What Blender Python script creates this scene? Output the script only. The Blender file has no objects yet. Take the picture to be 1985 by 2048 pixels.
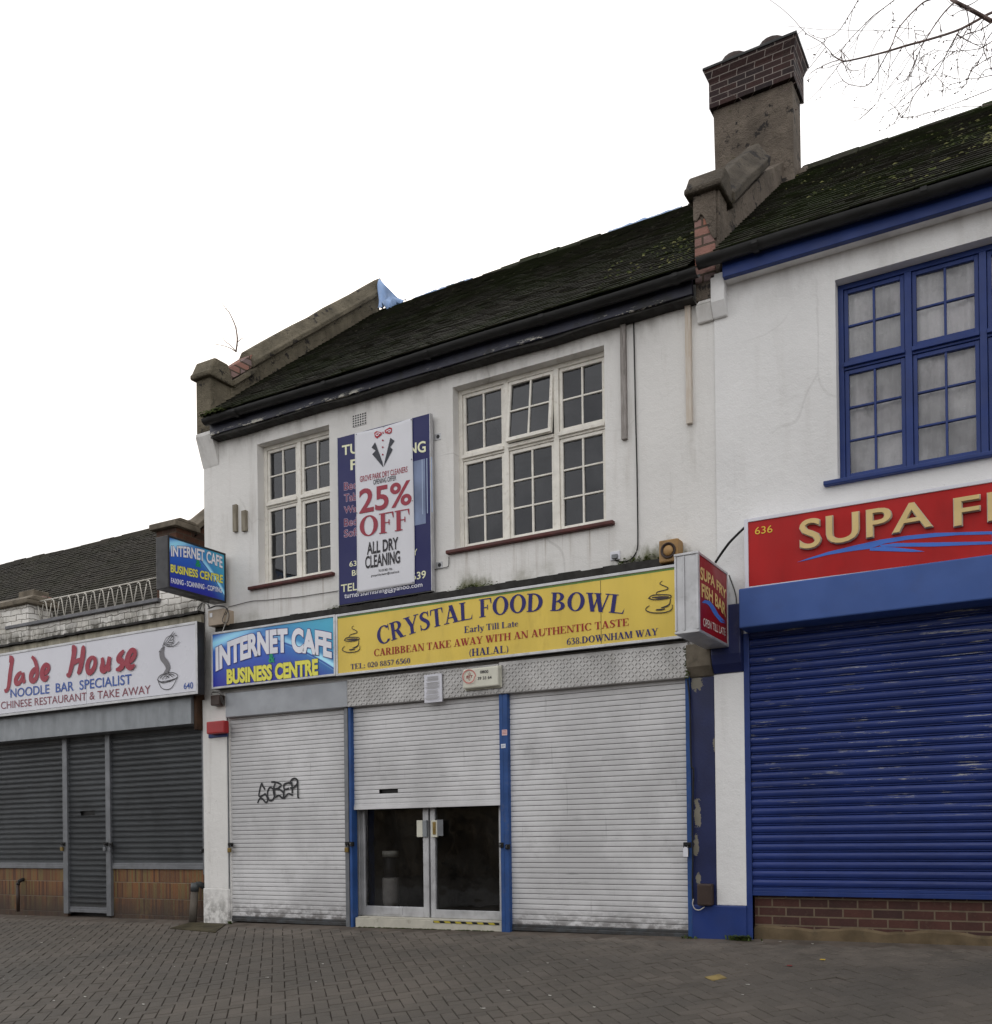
import bpy, bmesh, math, random
from mathutils import Vector, Matrix
random.seed(7)
SC = bpy.context.scene
COL = SC.collection
rad = math.radians
# ------------------------------------------------------------------ camera
F_, CX, CY = 1892.7, 1164.8, 1666.9
CAM = Vector((0, -8, .92))
_y, _p, _r = rad(27.553), rad(.215), rad(-.714)
_f = Vector((-math.sin(_y)*math.cos(_p), math.cos(_y)*math.cos(_p), math.sin(_p)))
_rt = Vector((math.cos(_y), math.sin(_y), 0)); _up = _rt.cross(_f)
RT = math.cos(_r)*_rt + math.sin(_r)*_up
UP = -math.sin(_r)*_rt + math.cos(_r)*_up
cd = bpy.data.cameras.new('camera'); cam = bpy.data.objects.new('camera', cd); COL.objects.link(cam)
cam.matrix_world = Matrix(((RT.x, UP.x, -_f.x, CAM.x), (RT.y, UP.y, -_f.y, CAM.y), (RT.z, UP.z, -_f.z, CAM.z), (0, 0, 0, 1)))
cd.sensor_fit = 'HORIZONTAL'; cd.sensor_width = 36; cd.lens = 36*F_/1985
cd.shift_x = (992.5-CX)/1985; cd.shift_y = (CY-1024)/1985
cd.clip_start = .05; cd.clip_end = 1500
SC.camera = cam
# ------------------------------------------------------------------ sky, sun, exposure
SUN_EL, SUN_AZ = rad(30.5), rad(-39.1)
wd = bpy.data.worlds.new('World'); SC.world = wd; wd.use_nodes = True
wn = wd.node_tree; bg = wn.nodes['Background']
sky = wn.nodes.new('ShaderNodeTexSky'); sky.sky_type = 'NISHITA'; sky.sun_disc = False
sky.sun_elevation = SUN_EL; sky.sun_rotation = SUN_AZ; sky.dust_density = 4; sky.air_density = 1.0
mx = wn.nodes.new('ShaderNodeMix'); mx.data_type = 'RGBA'; mx.inputs[0].default_value = .86
wn.links.new(sky.outputs[0], mx.inputs[6])
tcw = wn.nodes.new('ShaderNodeTexCoord'); cn = wn.nodes.new('ShaderNodeTexNoise'); cn.inputs['Scale'].default_value = 2.6; cn.inputs['Detail'].default_value = 6; cn.inputs['Roughness'].default_value = .6
wn.links.new(tcw.outputs['Generated'], cn.inputs['Vector'])
cm = wn.nodes.new('ShaderNodeMapRange'); cm.interpolation_type = 'SMOOTHSTEP'; cm.inputs[1].default_value = .35; cm.inputs[2].default_value = .68; wn.links.new(cn.outputs[0], cm.inputs[0])
cx_ = wn.nodes.new('ShaderNodeMix'); cx_.data_type = 'RGBA'; cx_.inputs[6].default_value = (10.6, 10.6, 10.8, 1); cx_.inputs[7].default_value = (19.6, 19.4, 19.1, 1)   # grey and bright overcast cloud
wn.links.new(cm.outputs[0], cx_.inputs[0]); wn.links.new(cx_.outputs[2], mx.inputs[7])
wn.links.new(mx.outputs[2], bg.inputs[0]); bg.inputs[1].default_value = .1
sl = bpy.data.lights.new('sun', 'SUN'); sl.energy = .6; sl.angle = rad(14); sl.color = (1, .95, .88)
so = bpy.data.objects.new('sun', sl); COL.objects.link(so); so.location = (-20, 25, 25)
sd = Vector((math.sin(SUN_AZ)*math.cos(SUN_EL), math.cos(SUN_AZ)*math.cos(SUN_EL), math.sin(SUN_EL)))
so.rotation_euler = sd.to_track_quat('Z', 'Y').to_euler()
SC.view_settings.view_transform = 'Standard'; SC.view_settings.look = 'None'
SC.view_settings.gamma = 1; SC.view_settings.exposure = 0
SC.render.engine = 'CYCLES'

# ------------------------------------------------------------------ survey: photo zoom windows -> points on real planes
ZR = {0: (0, 0, 1985/1900), 1: (0, 980, 500/1900), 2: (0, 1400, 500/1900), 3: (360, 500, 540/1900), 4: (400, 780, 500/1900),
      5: (850, 580, 600/1900), 6: (1340, 0, 645/1900), 7: (1340, 400, 645/1900), 8: (1340, 960, 645/1900), 9: (1340, 1403, 645/1900),
      10: (400, 1200, 500/1900), 11: (700, 1080, 700/1900), 12: (660, 1480, 400/1900), 13: (0, 1700, 660/1900), 14: (1360, 40, 300/1278),
      15: (370, 540, 450/1900), 99: (0, 0, 1)}
def ray(k, x, y):
    a, b, s = ZR[k]; x = a+x*s; y = b+y*s
    return RT*((x-CX)/F_) - UP*((y-CY)/F_) + _f
def W(k, x, y, Y=0.):
    d = ray(k, x, y); return CAM + d*((Y-CAM.y)/d.y)
def WX(k, x, y, X):
    d = ray(k, x, y); return CAM + d*((X-CAM.x)/d.x)
GS = .0861
def gz(x, y):
    return .03 + .0085*max(-20, min(6, x)) + GS*max(-14., min(.6, y))
def G(k, x, y):
    d = ray(k, x, y); n = Vector((-.0085, -GS, 1)); p0 = Vector((0, 0, .03))
    return CAM + d*((p0-CAM).dot(n)/d.dot(n))

# ------------------------------------------------------------------ materials
def lin(v):
    v /= 255.; return v/12.92 if v <= .04045 else ((v+.055)/1.055)**2.4
def c(r, g, b, k=1.):
    return (lin(r)*k, lin(g)*k, lin(b)*k, 1)
class NT:
    def __init__(s, name):
        s.m = bpy.data.materials.new(name); s.m.use_nodes = True
        s.t = s.m.node_tree; s.N = s.t.nodes; s.b = s.N['Principled BSDF']
    def n(s, typ, **kw):
        o = s.N.new('ShaderNode'+typ)
        for k, v in kw.items(): setattr(o, k, v)
        return o
    def put(s, sock, v):
        if v is None: return
        if hasattr(v, 'is_output'): s.t.links.new(v, sock)
        else: sock.default_value = v
    def math(s, op, a, b=None, cc=None, clamp=False):
        o = s.n('Math', operation=op, use_clamp=clamp)
        s.put(o.inputs[0], a); s.put(o.inputs[1], b); s.put(o.inputs[2], cc); return o.outputs[0]
    def pos(s):
        if not hasattr(s, '_pos'): s._pos = s.n('NewGeometry').outputs['Position']
        return s._pos
    def obj(s):
        if not hasattr(s, '_obj'): s._obj = s.n('TexCoord').outputs['Object']
        return s._obj
    def xyz(s, v=None):
        o = s.n('SeparateXYZ'); s.put(o.inputs[0], v or s.pos()); return o.outputs
    def comb(s, x=0., y=0., z=0.):
        o = s.n('CombineXYZ'); s.put(o.inputs[0], x); s.put(o.inputs[1], y); s.put(o.inputs[2], z); return o.outputs[0]
    def scale(s, v, sc):
        o = s.n('Vector' 'Math', operation='MULTIPLY'); s.put(o.inputs[0], v); o.inputs[1].default_value = sc; return o.outputs[0]
    def noise(s, sc, det=4., rough=.55, v=None, stretch=None, dist=0.):
        v = v or s.pos()
        if stretch: v = s.scale(v, stretch)
        o = s.n('TexNoise'); s.put(o.inputs['Vector'], v); o.inputs['Scale'].default_value = sc
        o.inputs['Detail'].default_value = det; o.inputs['Roughness'].default_value = rough; o.inputs['Distortion'].default_value = dist
        return o.outputs[0]
    def ramp(s, f, a, b, lo=0., hi=1.):
        o = s.n('MapRange'); o.interpolation_type = 'SMOOTHSTEP'; s.put(o.inputs[0], f)
        for i, v in zip((1, 2, 3, 4), (a, b, lo, hi)): s.put(o.inputs[i], v)
        return o.outputs[0]
    def mix(s, f, a, b, mode='MIX'):
        o = s.n('Mix', data_type='RGBA', blend_type=mode); s.put(o.inputs[0], f); s.put(o.inputs[6], a); s.put(o.inputs[7], b); return o.outputs[2]
    def bump(s, h, d=.01, st=1., nrm=None):
        o = s.n('Bump'); o.inputs['Distance'].default_value = d; o.inputs['Strength'].default_value = st
        s.put(o.inputs['Height'], h); s.put(o.inputs['Normal'], nrm); return o.outputs[0]
    def out(s, col=None, rough=None, metal=None, nrm=None, spec=None):
        s.put(s.b.inputs['Base Color'], col); s.put(s.b.inputs['Roughness'], rough); s.put(s.b.inputs['Metallic'], metal)
        s.put(s.b.inputs['Normal'], nrm); s.put(s.b.inputs['Specular IOR Level'], spec); return s.m
def dark(cc, k): return (cc[0]*k, cc[1]*k, cc[2]*k, 1)
_mc = {}
def paint(name, col, rough=.5, metal=0., var=.12, sc=6., bump=0., bsc=80., spec=.4, dirt=0., dirtcol=(.05, .045, .035, 1), stretch=None):
    if name in _mc: return _mc[name]
    t = NT(name)
    k = t.mix(t.ramp(t.noise(sc, 5, stretch=stretch), .3, .7), dark(col, 1-var), dark(col, 1+var))
    if dirt: k = t.mix(t.math('MULTIPLY', t.ramp(t.noise(sc*2.3, 7, .65, stretch=stretch), .52, .78), dirt), k, dirtcol)
    n = t.bump(t.noise(bsc, 3), .004, bump) if bump else None
    _mc[name] = t.out(k, t.ramp(t.noise(sc*1.7, 3), .3, .7, max(.02, rough-.1), rough+.1), metal, n, spec); return _mc[name]

def m_render(name, col, moss=True):
    t = NT(name); x, y, z = t.xyz()
    k = t.mix(t.ramp(t.noise(.9, 5), .35, .7), col, dark(col, .9))
    st = t.ramp(t.noise(2.2, 5, .6, stretch=(2.6, 2.6, .35)), .52, .8)
    k = t.mix(t.math('MULTIPLY', st, .3 if moss else .1), k, c(150, 138, 120, .8))
    st2 = t.math('MULTIPLY', t.ramp(t.noise(5, 6, .7, stretch=(3, 3, .18)), .6, .82), .3 if moss else .12)
    k = t.mix(st2, k, c(120, 112, 98, .7))
    # soot under the eaves line, scuffs
    sp = t.ramp(t.noise(23, 4, .7), .68, .78)
    k = t.mix(t.math('MULTIPLY', sp, .3), k, c(95, 85, 72))
    ev = t.math('MULTIPLY', t.ramp(z, 5.35, 5.72), t.ramp(t.noise(3.5, 6, .65, stretch=(1.4, 1.4, .5)), .42, .7))
    k = t.mix(t.math('MULTIPLY', ev, .45 if moss else .22), k, c(110, 102, 92, .8))
    if moss:
        for (xa, xb) in ((-8.4, -7.25), (-5.65, -3.85)):
            sm_ = t.math('MULTIPLY', t.math('MULTIPLY', t.ramp(x, xa-.05, xa+.05), t.ramp(x, xb+.05, xb-.05)), t.math('MULTIPLY', t.ramp(z, 3.3, 3.8), t.ramp(z, 3.9, 3.86)))
            k = t.mix(t.math('MULTIPLY', sm_, t.ramp(t.noise(4.5, 5, .7, stretch=(3.2, 1, .12)), .5, .72, 0, .6)), k, c(140, 118, 92, .8))
        mk = t.math('MULTIPLY', t.math('MULTIPLY', t.ramp(z, 3.72, 3.36), t.ramp(z, 2.9, 3.3)), t.ramp(t.noise(1.7, 6, .62, stretch=(1., 1., .9)), .47, .68))
        k = t.mix(t.math('MULTIPLY', mk, .78), k, c(112, 108, 72, .75))
        gx = t.math('MAXIMUM', t.ramp(t.math('ABSOLUTE', t.math('ADD', x, 5.38)), .42, .05), t.math('MAXIMUM', t.ramp(t.math('ABSOLUTE', t.math('ADD', x, 3.35)), .5, .1), t.math('MULTIPLY', t.ramp(t.math('ABSOLUTE', t.math('ADD', x, 7.05)), .35, .05), .6)))
        hz_ = t.math('DIVIDE', t.math('SUBTRACT', 3.64, z), .24)
        gq = t.math('ADD', t.math('ADD', t.math('MULTIPLY', gx, .6), t.math('MULTIPLY', hz_, .7)), t.math('MULTIPLY', t.math('SUBTRACT', t.noise(9, 7, .7, stretch=(1, 1, .5)), .5), 1.3))
        gq = t.math('MULTIPLY', t.math('MULTIPLY', t.ramp(gq, .6, 1.15), t.ramp(gx, .0, .3)), t.ramp(z, 3.1, 3.3))
        k = t.mix(t.math('MULTIPLY', gq, .85), k, t.mix(t.noise(30, 4), c(70, 74, 26, .7), c(104, 104, 44, .8)))
        gm = t.math('MULTIPLY', t.ramp(z, 3.62, 3.42), t.math('MULTIPLY', t.ramp(t.noise(1.15, 6, .7), .56, .66), t.ramp(z, 3., 3.3)))
        k = t.mix(gm, k, c(62, 70, 28, .55))
        dz = t.math('MULTIPLY', t.ramp(z, .5, .0), t.ramp(t.noise(9, 6, .7), .4, .62))
        k = t.mix(t.math('MULTIPLY', dz, .6), k, c(75, 70, 60, .7))
    cr = t.n('TexVoronoi', feature='DISTANCE_TO_EDGE'); t.put(cr.inputs['Vector'], t.pos()); cr.inputs['Scale'].default_value = .55
    dv = t.n('TexNoise'); dv.inputs['Scale'].default_value = 3
    vv = t.n('VectorMath', operation='ADD'); t.put(vv.inputs[0], t.pos()); t.put(vv.inputs[1], t.n('TexNoise').outputs['Color']); t.put(cr.inputs['Vector'], vv.outputs[0])
    ck = t.math('MULTIPLY', t.ramp(cr.outputs['Distance'], .006, .002), t.ramp(t.noise(.8, 2), .5, .62))
    k = t.mix(t.math('MULTIPLY', ck, .2 if moss else .12), k, c(110, 105, 98))
    h = t.math('ADD', t.math('MULTIPLY', t.noise(70, 4, .6), .5), t.noise(14, 4, .6))
    return t.out(k, .85, 0, t.bump(h, .01, .55), .25)

def bricktex(t, u, v, w, h, m, c1, c2, cm, off=.5, smooth=.1):
    b = t.n('TexBrick'); t.put(b.inputs['Vector'], t.comb(u, v, 0.)); b.offset = off
    t.put(b.inputs['Color1'], c1); t.put(b.inputs['Color2'], c2); t.put(b.inputs['Mortar'], cm)
    b.inputs['Scale'].default_value = 1; b.inputs['Brick Width'].default_value = w; b.inputs['Row Height'].default_value = h
    b.inputs['Mortar Size'].default_value = m; b.inputs['Mortar Smooth'].default_value = smooth; b.inputs['Bias'].default_value = 0
    return b.outputs[0], b.outputs[1]
def m_brick(name, c1, c2, cm, w=.235, h=.079, m=.006, off=.5, xoff=0., zoff=0., dirty=.5, bd=.01, rough=.85):
    t = NT(name); x, y, z = t.xyz()
    u = t.math('ADD', t.math('ADD', x, t.math('MULTIPLY', y, 1.)), xoff); v = t.math('ADD', z, zoff)
    k, f = bricktex(t, u, v, w, h, m, c1, c2, cm, off)
    k = t.mix(t.math('MULTIPLY', t.ramp(t.noise(7, 7, .7), .4, .75), dirty), k, (.02, .018, .015, 1))
    k = t.mix(t.math('MULTIPLY', t.ramp(t.noise(30, 4, .7), .55, .75), .25), k, c(150, 130, 110, .5))
    hh = t.math('ADD', t.math('MULTIPLY', f, -1.), t.math('MULTIPLY', t.noise(60, 4), .4))
    return t.out(k, rough, 0, t.bump(hh, bd, .8), .25)

def m_whitebrick():
    t = NT('peeling white painted brick'); x, y, z = t.xyz()
    wob = t.n('TexNoise'); wob.inputs['Scale'].default_value = 9; t.put(wob.inputs['Vector'], t.pos())
    u = t.math('ADD', t.math('ADD', x, y), t.math('MULTIPLY', wob.outputs[0], .06)); v = t.math('ADD', z, t.math('MULTIPLY', wob.outputs[0], .055))
    k, f = bricktex(t, u, v, .235, .079, .007, c(236, 233, 228, .98), c(222, 218, 210, .98), c(168, 162, 152, .95), smooth=.8)
    gr = t.ramp(t.noise(2.4, 6, .65), .45, .72)
    k = t.mix(t.math('MULTIPLY', gr, .55), k, c(112, 106, 92))
    low = t.math('MULTIPLY', t.ramp(z, 3.93, 3.7), t.ramp(t.noise(6, 6, .7, stretch=(1, 1, .5)), .36, .58))
    k = t.mix(t.math('MULTIPLY', low, .9), k, c(58, 54, 40, .8))
    jt = t.math('MULTIPLY', t.ramp(f, .3, .9), t.ramp(t.noise(3, 5, .7), .45, .6))
    k = t.mix(t.math('MULTIPLY', jt, .75), k, c(48, 44, 36))
    pe = t.ramp(t.noise(4.2, 5, .6, dist=.4), .71, .73)
    k = t.mix(pe, k, t.mix(t.noise(20), c(150, 84, 56, .8), c(96, 60, 46, .8)))
    h = t.math('ADD', t.math('MULTIPLY', f, -1.), t.math('MULTIPLY', t.noise(40, 5), .5))
    return t.out(k, .85, 0, t.bump(h, .012, .8), .2)

def m_tiles(name, base, moss=.5, mosscol=c(52, 60, 22, .6), x0=None):
    t = NT(name); g = t.n('NewGeometry'); r = g.outputs['Random Per Island']
    k = t.mix(r, dark(base, .75), dark(base, 1.3))
    k = t.mix(t.math('MULTIPLY', t.ramp(t.noise(1.3, 7, .7), .4, .62), moss), k, mosscol)
    k = t.mix(t.math('MULTIPLY', t.ramp(t.noise(14, 5, .7), .58, .7), moss*.8), k, dark(mosscol, 1.7))
    k = t.mix(t.math('MULTIPLY', t.ramp(t.noise(30, 3, .6, stretch=(.35, 1, 1)), .62, .72), .6), k, c(128, 124, 106, .6))
    return t.out(k, .9, 0, t.bump(t.noise(50, 4), .004, .7), .2)

def m_oldcement(name, base, spall=True):
    t = NT(name)
    k = t.mix(t.ramp(t.noise(2.2, 6, .65), .3, .7), dark(base, .65), dark(base, 1.25))
    k = t.mix(t.ramp(t.noise(5, 6, .7), .58, .62), k, c(62, 58, 56, .7))
    k = t.mix(t.math('MULTIPLY', t.ramp(t.noise(9, 5, .7), .6, .72), .6), k, c(84, 82, 50, .6))
    v = t.n('TexVoronoi', feature='DISTANCE_TO_EDGE'); v.inputs['Scale'].default_value = 2.2
    vv = t.n('VectorMath', operation='ADD'); t.put(vv.inputs[0], t.pos()); t.put(vv.inputs[1], t.n('TexNoise').outputs['Color']); t.put(v.inputs['Vector'], vv.outputs[0])
    k = t.mix(t.math('MULTIPLY', t.ramp(v.outputs[0], .012, .003), .45), k, (.02, .018, .015, 1))
    h = t.math('ADD', t.noise(9, 6, .7), t.math('MULTIPLY', t.noise(60, 4), .4))
    return t.out(k, .9, 0, t.bump(h, .045, .9), .2)

def m_shutter(name, base, streak=(70, 70, 72), amt=.45, rough=.45, metal=.25, chips=0., groove=None):
    t = NT(name); x, y, z = t.xyz()
    k = t.mix(t.ramp(t.noise(1.1, 6, .6), .35, .68), dark(base, .82), dark(base, 1.1))
    cl = t.ramp(t.noise(2.6, 7, .68, stretch=(1, 1, .8)), .53, .8)
    k = t.mix(t.math('MULTIPLY', cl, amt*.45), k, c(*streak, .8))
    hs = t.ramp(t.noise(9, 6, .75, stretch=(.3, 1, 6.5)), .6, .72)
    k = t.mix(t.math('MULTIPLY', hs, amt), k, dark(c(*streak), .45))
    vs = t.ramp(t.noise(7, 5, .7, stretch=(3.5, 1, .22)), .62, .76)
    k = t.mix(t.math('MULTIPLY', vs, amt*.6), k, c(*streak, .6))
    lo = t.math('MULTIPLY', t.ramp(z, .28, .0), t.ramp(t.noise(8, 6, .7, stretch=(1, 1, 1.6)), .38, .6))
    k = t.mix(t.math('MULTIPLY', lo, amt*1.3), k, c(62, 52, 44, .7))
    if groove: k = t.mix(t.ramp(y, groove-.002, groove+.002), k, c(40, 38, 36))
    if chips:
        cf = t.math('MULTIPLY', t.ramp(t.noise(13, 6, .75, stretch=(.16, 1, 3.2)), .6, .61), t.math('MULTIPLY', t.ramp(z, .95, 1.25), t.ramp(t.noise(1.3, 4), .36, .5)))
        k = t.mix(t.math('MULTIPLY', cf, chips), k, t.mix(t.noise(30), c(186, 186, 184), c(112, 108, 96)))
    return t.out(k, t.ramp(t.noise(5, 4), .3, .7, rough-.1, rough+.15), metal, t.bump(t.noise(25, 3), .003, .25), .4)

def m_glass(name, tint=.45, rough=.02, base=(.03, .03, .034, 1)):
    t = NT(name); N = t.N; N.remove(t.b)
    tr = t.n('BsdfTransparent'); tr.inputs[0].default_value = (tint, tint, tint*1.03, 1)
    gl = t.n('BsdfGlossy'); gl.inputs['Roughness'].default_value = rough; gl.inputs[0].default_value = (.93, .95, 1, 1)
    t.put(gl.inputs['Normal'], t.bump(t.noise(2.2, 2), .02, .25))
    df = t.n('BsdfDiffuse'); df.inputs[0].default_value = base
    fr = t.n('Fresnel'); fr.inputs[0].default_value = 1.52
    m1 = t.n('MixShader'); t.put(m1.inputs[0], t.ramp(t.noise(1.7, 6, .65), .35, .68, .04, .42)); t.put(m1.inputs[1], tr.outputs[0]); t.put(m1.inputs[2], df.outputs[0])
    m2 = t.n('MixShader'); t.put(m2.inputs[0], fr.outputs[0]); t.put(m2.inputs[1], m1.outputs[0]); t.put(m2.inputs[2], gl.outputs[0])
    t.put(N['Material Output'].inputs[0], m2.outputs[0]); return t.m

def m_wood(name, col, col2):
    t = NT(name)
    k = t.mix(t.ramp(t.noise(14, 6, .7, v=t.obj(), stretch=(5, 5, .35), dist=.8), .35, .65), col, col2)
    k = t.mix(t.ramp(t.noise(7, 2, v=t.obj(), stretch=(2, 2, .8)), .7, .76), k, c(70, 45, 28, .8))
    return t.out(k, .8, 0, t.bump(t.noise(30, 4, v=t.obj(), stretch=(5, 5, .4)), .003, .6), .3)

def m_bluegrad(name, x0, x1, z0, z1, axis=0):
    # printed blue artwork with pale swooshes
    t = NT(name); p = t.xyz(); u = t.ramp(p[axis], x0, x1); v = t.math('DIVIDE', t.math('SUBTRACT', p[2], z0), z1-z0)
    u = t.math('DIVIDE', t.math('SUBTRACT', p[axis], x0), x1-x0)
    k = t.mix(t.ramp(v, 0., .75), c(28, 34, 150, 1.1), c(38, 96, 194, 1.05))
    k = t.mix(t.ramp(t.math('ADD', u, t.math('MULTIPLY', v, .6)), .75, 1.5), k, c(64, 168, 200, 1.05))
    # pale arc from the top left edge sweeping down to the right bottom
    s1 = t.math('ABSOLUTE', t.math('SUBTRACT', v, t.math('ADD', .8, t.math('MULTIPLY', u, .55))))
    k = t.mix(t.math('MULTIPLY', t.ramp(s1, .16, .0), t.ramp(u, .75, .1)), k, c(150, 215, 245, 1.2))
    w = t.math('SUBTRACT', t.math('ADD', t.math('MULTIPLY', t.math('POWER', u, 2.), .9), v), 1.03)
    s2 = t.ramp(t.math('ABSOLUTE', w), .1, .0); s2 = t.math('MULTIPLY', s2, t.ramp(u, .35, .8))
    k = t.mix(s2, k, c(165, 225, 248, 1.2))
    ln = t.math('MULTIPLY', t.ramp(t.math('ABSOLUTE', t.math('ADD', w, .05)), .022, .008), t.ramp(u, .3, .5))
    k = t.mix(ln, k, c(30, 80, 165))
    k = t.mix(t.math('MULTIPLY', t.ramp(t.noise(6, 6, .7), .55, .75), .12), k, c(90, 90, 90))
    return t.out(k, .35, 0, None, .45)

MT = {}
MT['white'] = m_render('white painted render', c(227, 225, 222, .98))
MT['white2'] = m_render('white painted render of fish bar', c(229, 228, 227, .99), moss=False)
MT['wbrick'] = m_whitebrick()
MT['rtile'] = m_tiles('mossy dark roof tiles', c(42, 40, 33), .75, c(38, 46, 18, .8))
MT['rtile2'] = m_tiles('mossy black roof tiles', c(42, 40, 33), .75, c(42, 54, 18, .8))
MT['rtile3'] = m_tiles('plain brown roof tiles', c(46, 42, 36), .2)
MT['cement'] = m_oldcement('weathered cement render', c(118, 110, 94, .85))
MT['capstone'] = m_oldcement('dark weathered coping cement', c(100, 92, 82, .8))
MT['cement2'] = m_oldcement('grey brown chimney render', c(112, 102, 92, .9))
MT['stone'] = paint('old concrete coping', c(112, 104, 92), .9, 0, .3, 5, .6, 40, .2, .6)
MT['conc'] = paint('dusty concrete', c(98, 92, 85), .9, 0, .25, 3, .5, 60, .2, .4)
MT['chbrick'] = m_brick('dark chimney brick', c(62, 40, 37), c(40, 33, 35), c(140, 130, 124, .85), .2, .0655, .005, dirty=.45)
MT['redbrick'] = m_brick('dark red plinth brick', c(84, 54, 48), c(64, 46, 44), c(112, 98, 82), .242, .0775, .007, dirty=.35, zoff=.02)
MT['oldbrick'] = m_brick('spalled pier brick', c(160, 108, 90), c(128, 112, 110), c(84, 72, 62), .3, .085, .01, dirty=.3, bd=.03, xoff=.1)
MT['gbrick'] = m_brick('sooty brown brick', c(92, 62, 48), c(70, 52, 44), c(84, 74, 62), dirty=.5)
MT['navy'] = paint('peeling navy paint', c(38, 40, 58), .45, 0, .25, 4, .2, 60, .4, .35, (.015, .014, .014, 1))
def m_fascia():
    t = NT('peeling navy fascia paint'); x, y, z = t.xyz()
    k = t.mix(t.ramp(t.noise(4, 5), .3, .7), c(30, 31, 44), c(44, 46, 64))
    k = t.mix(t.math('MULTIPLY', t.ramp(t.noise(2.5, 6, .7), .52, .66), .7), k, c(26, 27, 24))
    lo = t.math('MULTIPLY', t.ramp(z, 5.745, 5.715), t.ramp(t.noise(11, 5, .75, stretch=(.5, 1, 2.2)), .55, .58))
    lo = t.math('MULTIPLY', lo, t.ramp(t.noise(.9, 2), .42, .52))
    k = t.mix(lo, k, c(190, 188, 178))
    return t.out(k, .45, 0, t.bump(t.noise(30, 4), .004, .4), .4)
MT['navy'] = m_fascia()
def m_pilaster():
    t = NT('chipped dark blue pilaster paint'); x, y, z = t.xyz()
    k = t.mix(t.ramp(t.noise(2.5, 5), .3, .7), c(20, 28, 68, .9), c(28, 38, 84, .9))
    wob = t.math('MULTIPLY', t.math('SUBTRACT', t.noise(16, 5, .7), .5), 7.)
    m = 0.
    for (cx, cz, rx, rz) in ((-3.0, 1.12, .03, .17), (-3.015, .82, .024, .1), (-2.995, .52, .02, .06), (-2.985, 2.27, .045, .07), (-2.825, 1.72, .018, .06)):
        d = t.math('ADD', t.math('POWER', t.math('DIVIDE', t.math('SUBTRACT', x, cx), rx), 2.), t.math('POWER', t.math('DIVIDE', t.math('SUBTRACT', z, cz), rz), 2.))
        m = t.math('MAXIMUM', m, t.ramp(t.math('ADD', d, wob), 1.05, .95))
    k = t.mix(m, k, t.mix(t.noise(12, 5), c(96, 92, 82), c(140, 134, 120)))
    ch = t.ramp(t.noise(16, 5, .7), .74, .75); k = t.mix(ch, k, c(170, 172, 176))
    return t.out(k, .42, 0, t.bump(t.math('ADD', t.noise(50, 3), t.math('MULTIPLY', m, -1.5)), .003, .5), .4)
MT['black'] = paint('black gutter plastic', c(30, 30, 30), .5, 0, .3, 5)
MT['blue'] = paint('blue gloss paint', c(42, 62, 122, .85), .4, 0, .1, 4, .12, 30, .25, .1)
MT['blue2'] = paint('blue metal box', c(66, 92, 152, 1.0), .5, 0, .08, 3, 0, 80, .2, .12)
MT['dblue'] = paint('dark blue pilaster paint', c(26, 36, 82), .45, 0, .18, 3, .3, 40, .4, .15, c(130, 128, 118))
MT['bpost'] = paint('scuffed blue post paint', c(44, 76, 130), .5, 0, .15, 5, .1, 60, .25, .3, c(110, 104, 98))
MT['cream'] = paint('flaking cream window paint', c(226, 222, 213), .5, 0, .08, 8, .35, 50, .35, .45, c(140, 120, 92))
MT['sill'] = paint('dark red sill paint', c(82, 38, 34), .55, 0, .2, 8, .4, 40, .4, .4, c(60, 46, 42))
MT['glass'] = m_glass('grimy window glass', .5, .03, (.05, .05, .055, 1))
MT['dglass'] = m_glass('dark shop door glass', .85, .01, (.035, .033, .03, 1))
MT['cglass'] = m_glass('clear window glass', .95, .02, (.5, .5, .5, 1))
MT['room'] = paint('dim room paint', c(90, 88, 86), .9)
MT['dimroom'] = paint('dark shop interior', c(70, 64, 56), .8)
MT['alu'] = paint('dull aluminium', c(186, 186, 188), .42, .45, .12, 5, .06, 60, .5, .3, c(96, 94, 90))
MT['galv'] = paint('brushed grey steel', c(134, 138, 142), .45, .4, .1, 4, .1, 30, .5, .2, c(100, 100, 100), (2, 2, .5))
MT['galvd'] = paint('dull grey rail', c(118, 120, 124), .45, .45, .12, 6, .1, 40, .5, .3, c(70, 68, 66))
MT['signback'] = paint('dark sign casing', c(52, 52, 54), .5, .2, .15)
MT['signwhite'] = paint('grubby white sign face', c(214, 214, 222, .98), .35, 0, .02, 2, 0, 80, .4, .025)
MT['signyellow'] = paint('yellow sign face', c(216, 188, 82, 1.03), .4, 0, .06, 2, 0, 80, .35, .22, c(140, 112, 56), (1.6, 1, .5))
MT['signred'] = paint('red sign face', c(172, 28, 28, 1.0), .45, 0, .1, 2, 0, 80, .2, .25, c(110, 28, 26), (1.4, 1, .5))
MT['signred2'] = paint('dark red sign face', c(140, 14, 26), .4, 0, .06, 2, 0, 80, .25)
MT['hoard'] = paint('navy hoarding print', c(42, 44, 94, .95), .4, 0, .06, 2, 0, 80, .2)
MT['bannerw'] = paint('white vinyl banner', c(214, 214, 220, 1.0), .45, 0, .03, 2, .25, 8, .4, .05)
MT['sh_white'] = m_shutter('grey white shutter paint', c(206, 205, 206, .98), (100, 98, 97), .6, .5, .05, groove=.03)
MT['sh_dark'] = m_shutter('dark grey steel shutter', c(80, 83, 86), (46, 47, 49), .4, .38, .3)
MT['sh_blue'] = m_shutter('chipped blue shutter paint', c(34, 53, 116, .92), (26, 34, 72), .35, .4, 0., .9)
MT['tread'] = paint('tread plate aluminium', c(176, 174, 172), .4, .45, .12, 3, 0, 80, .5, .3, c(120, 114, 100))
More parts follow.
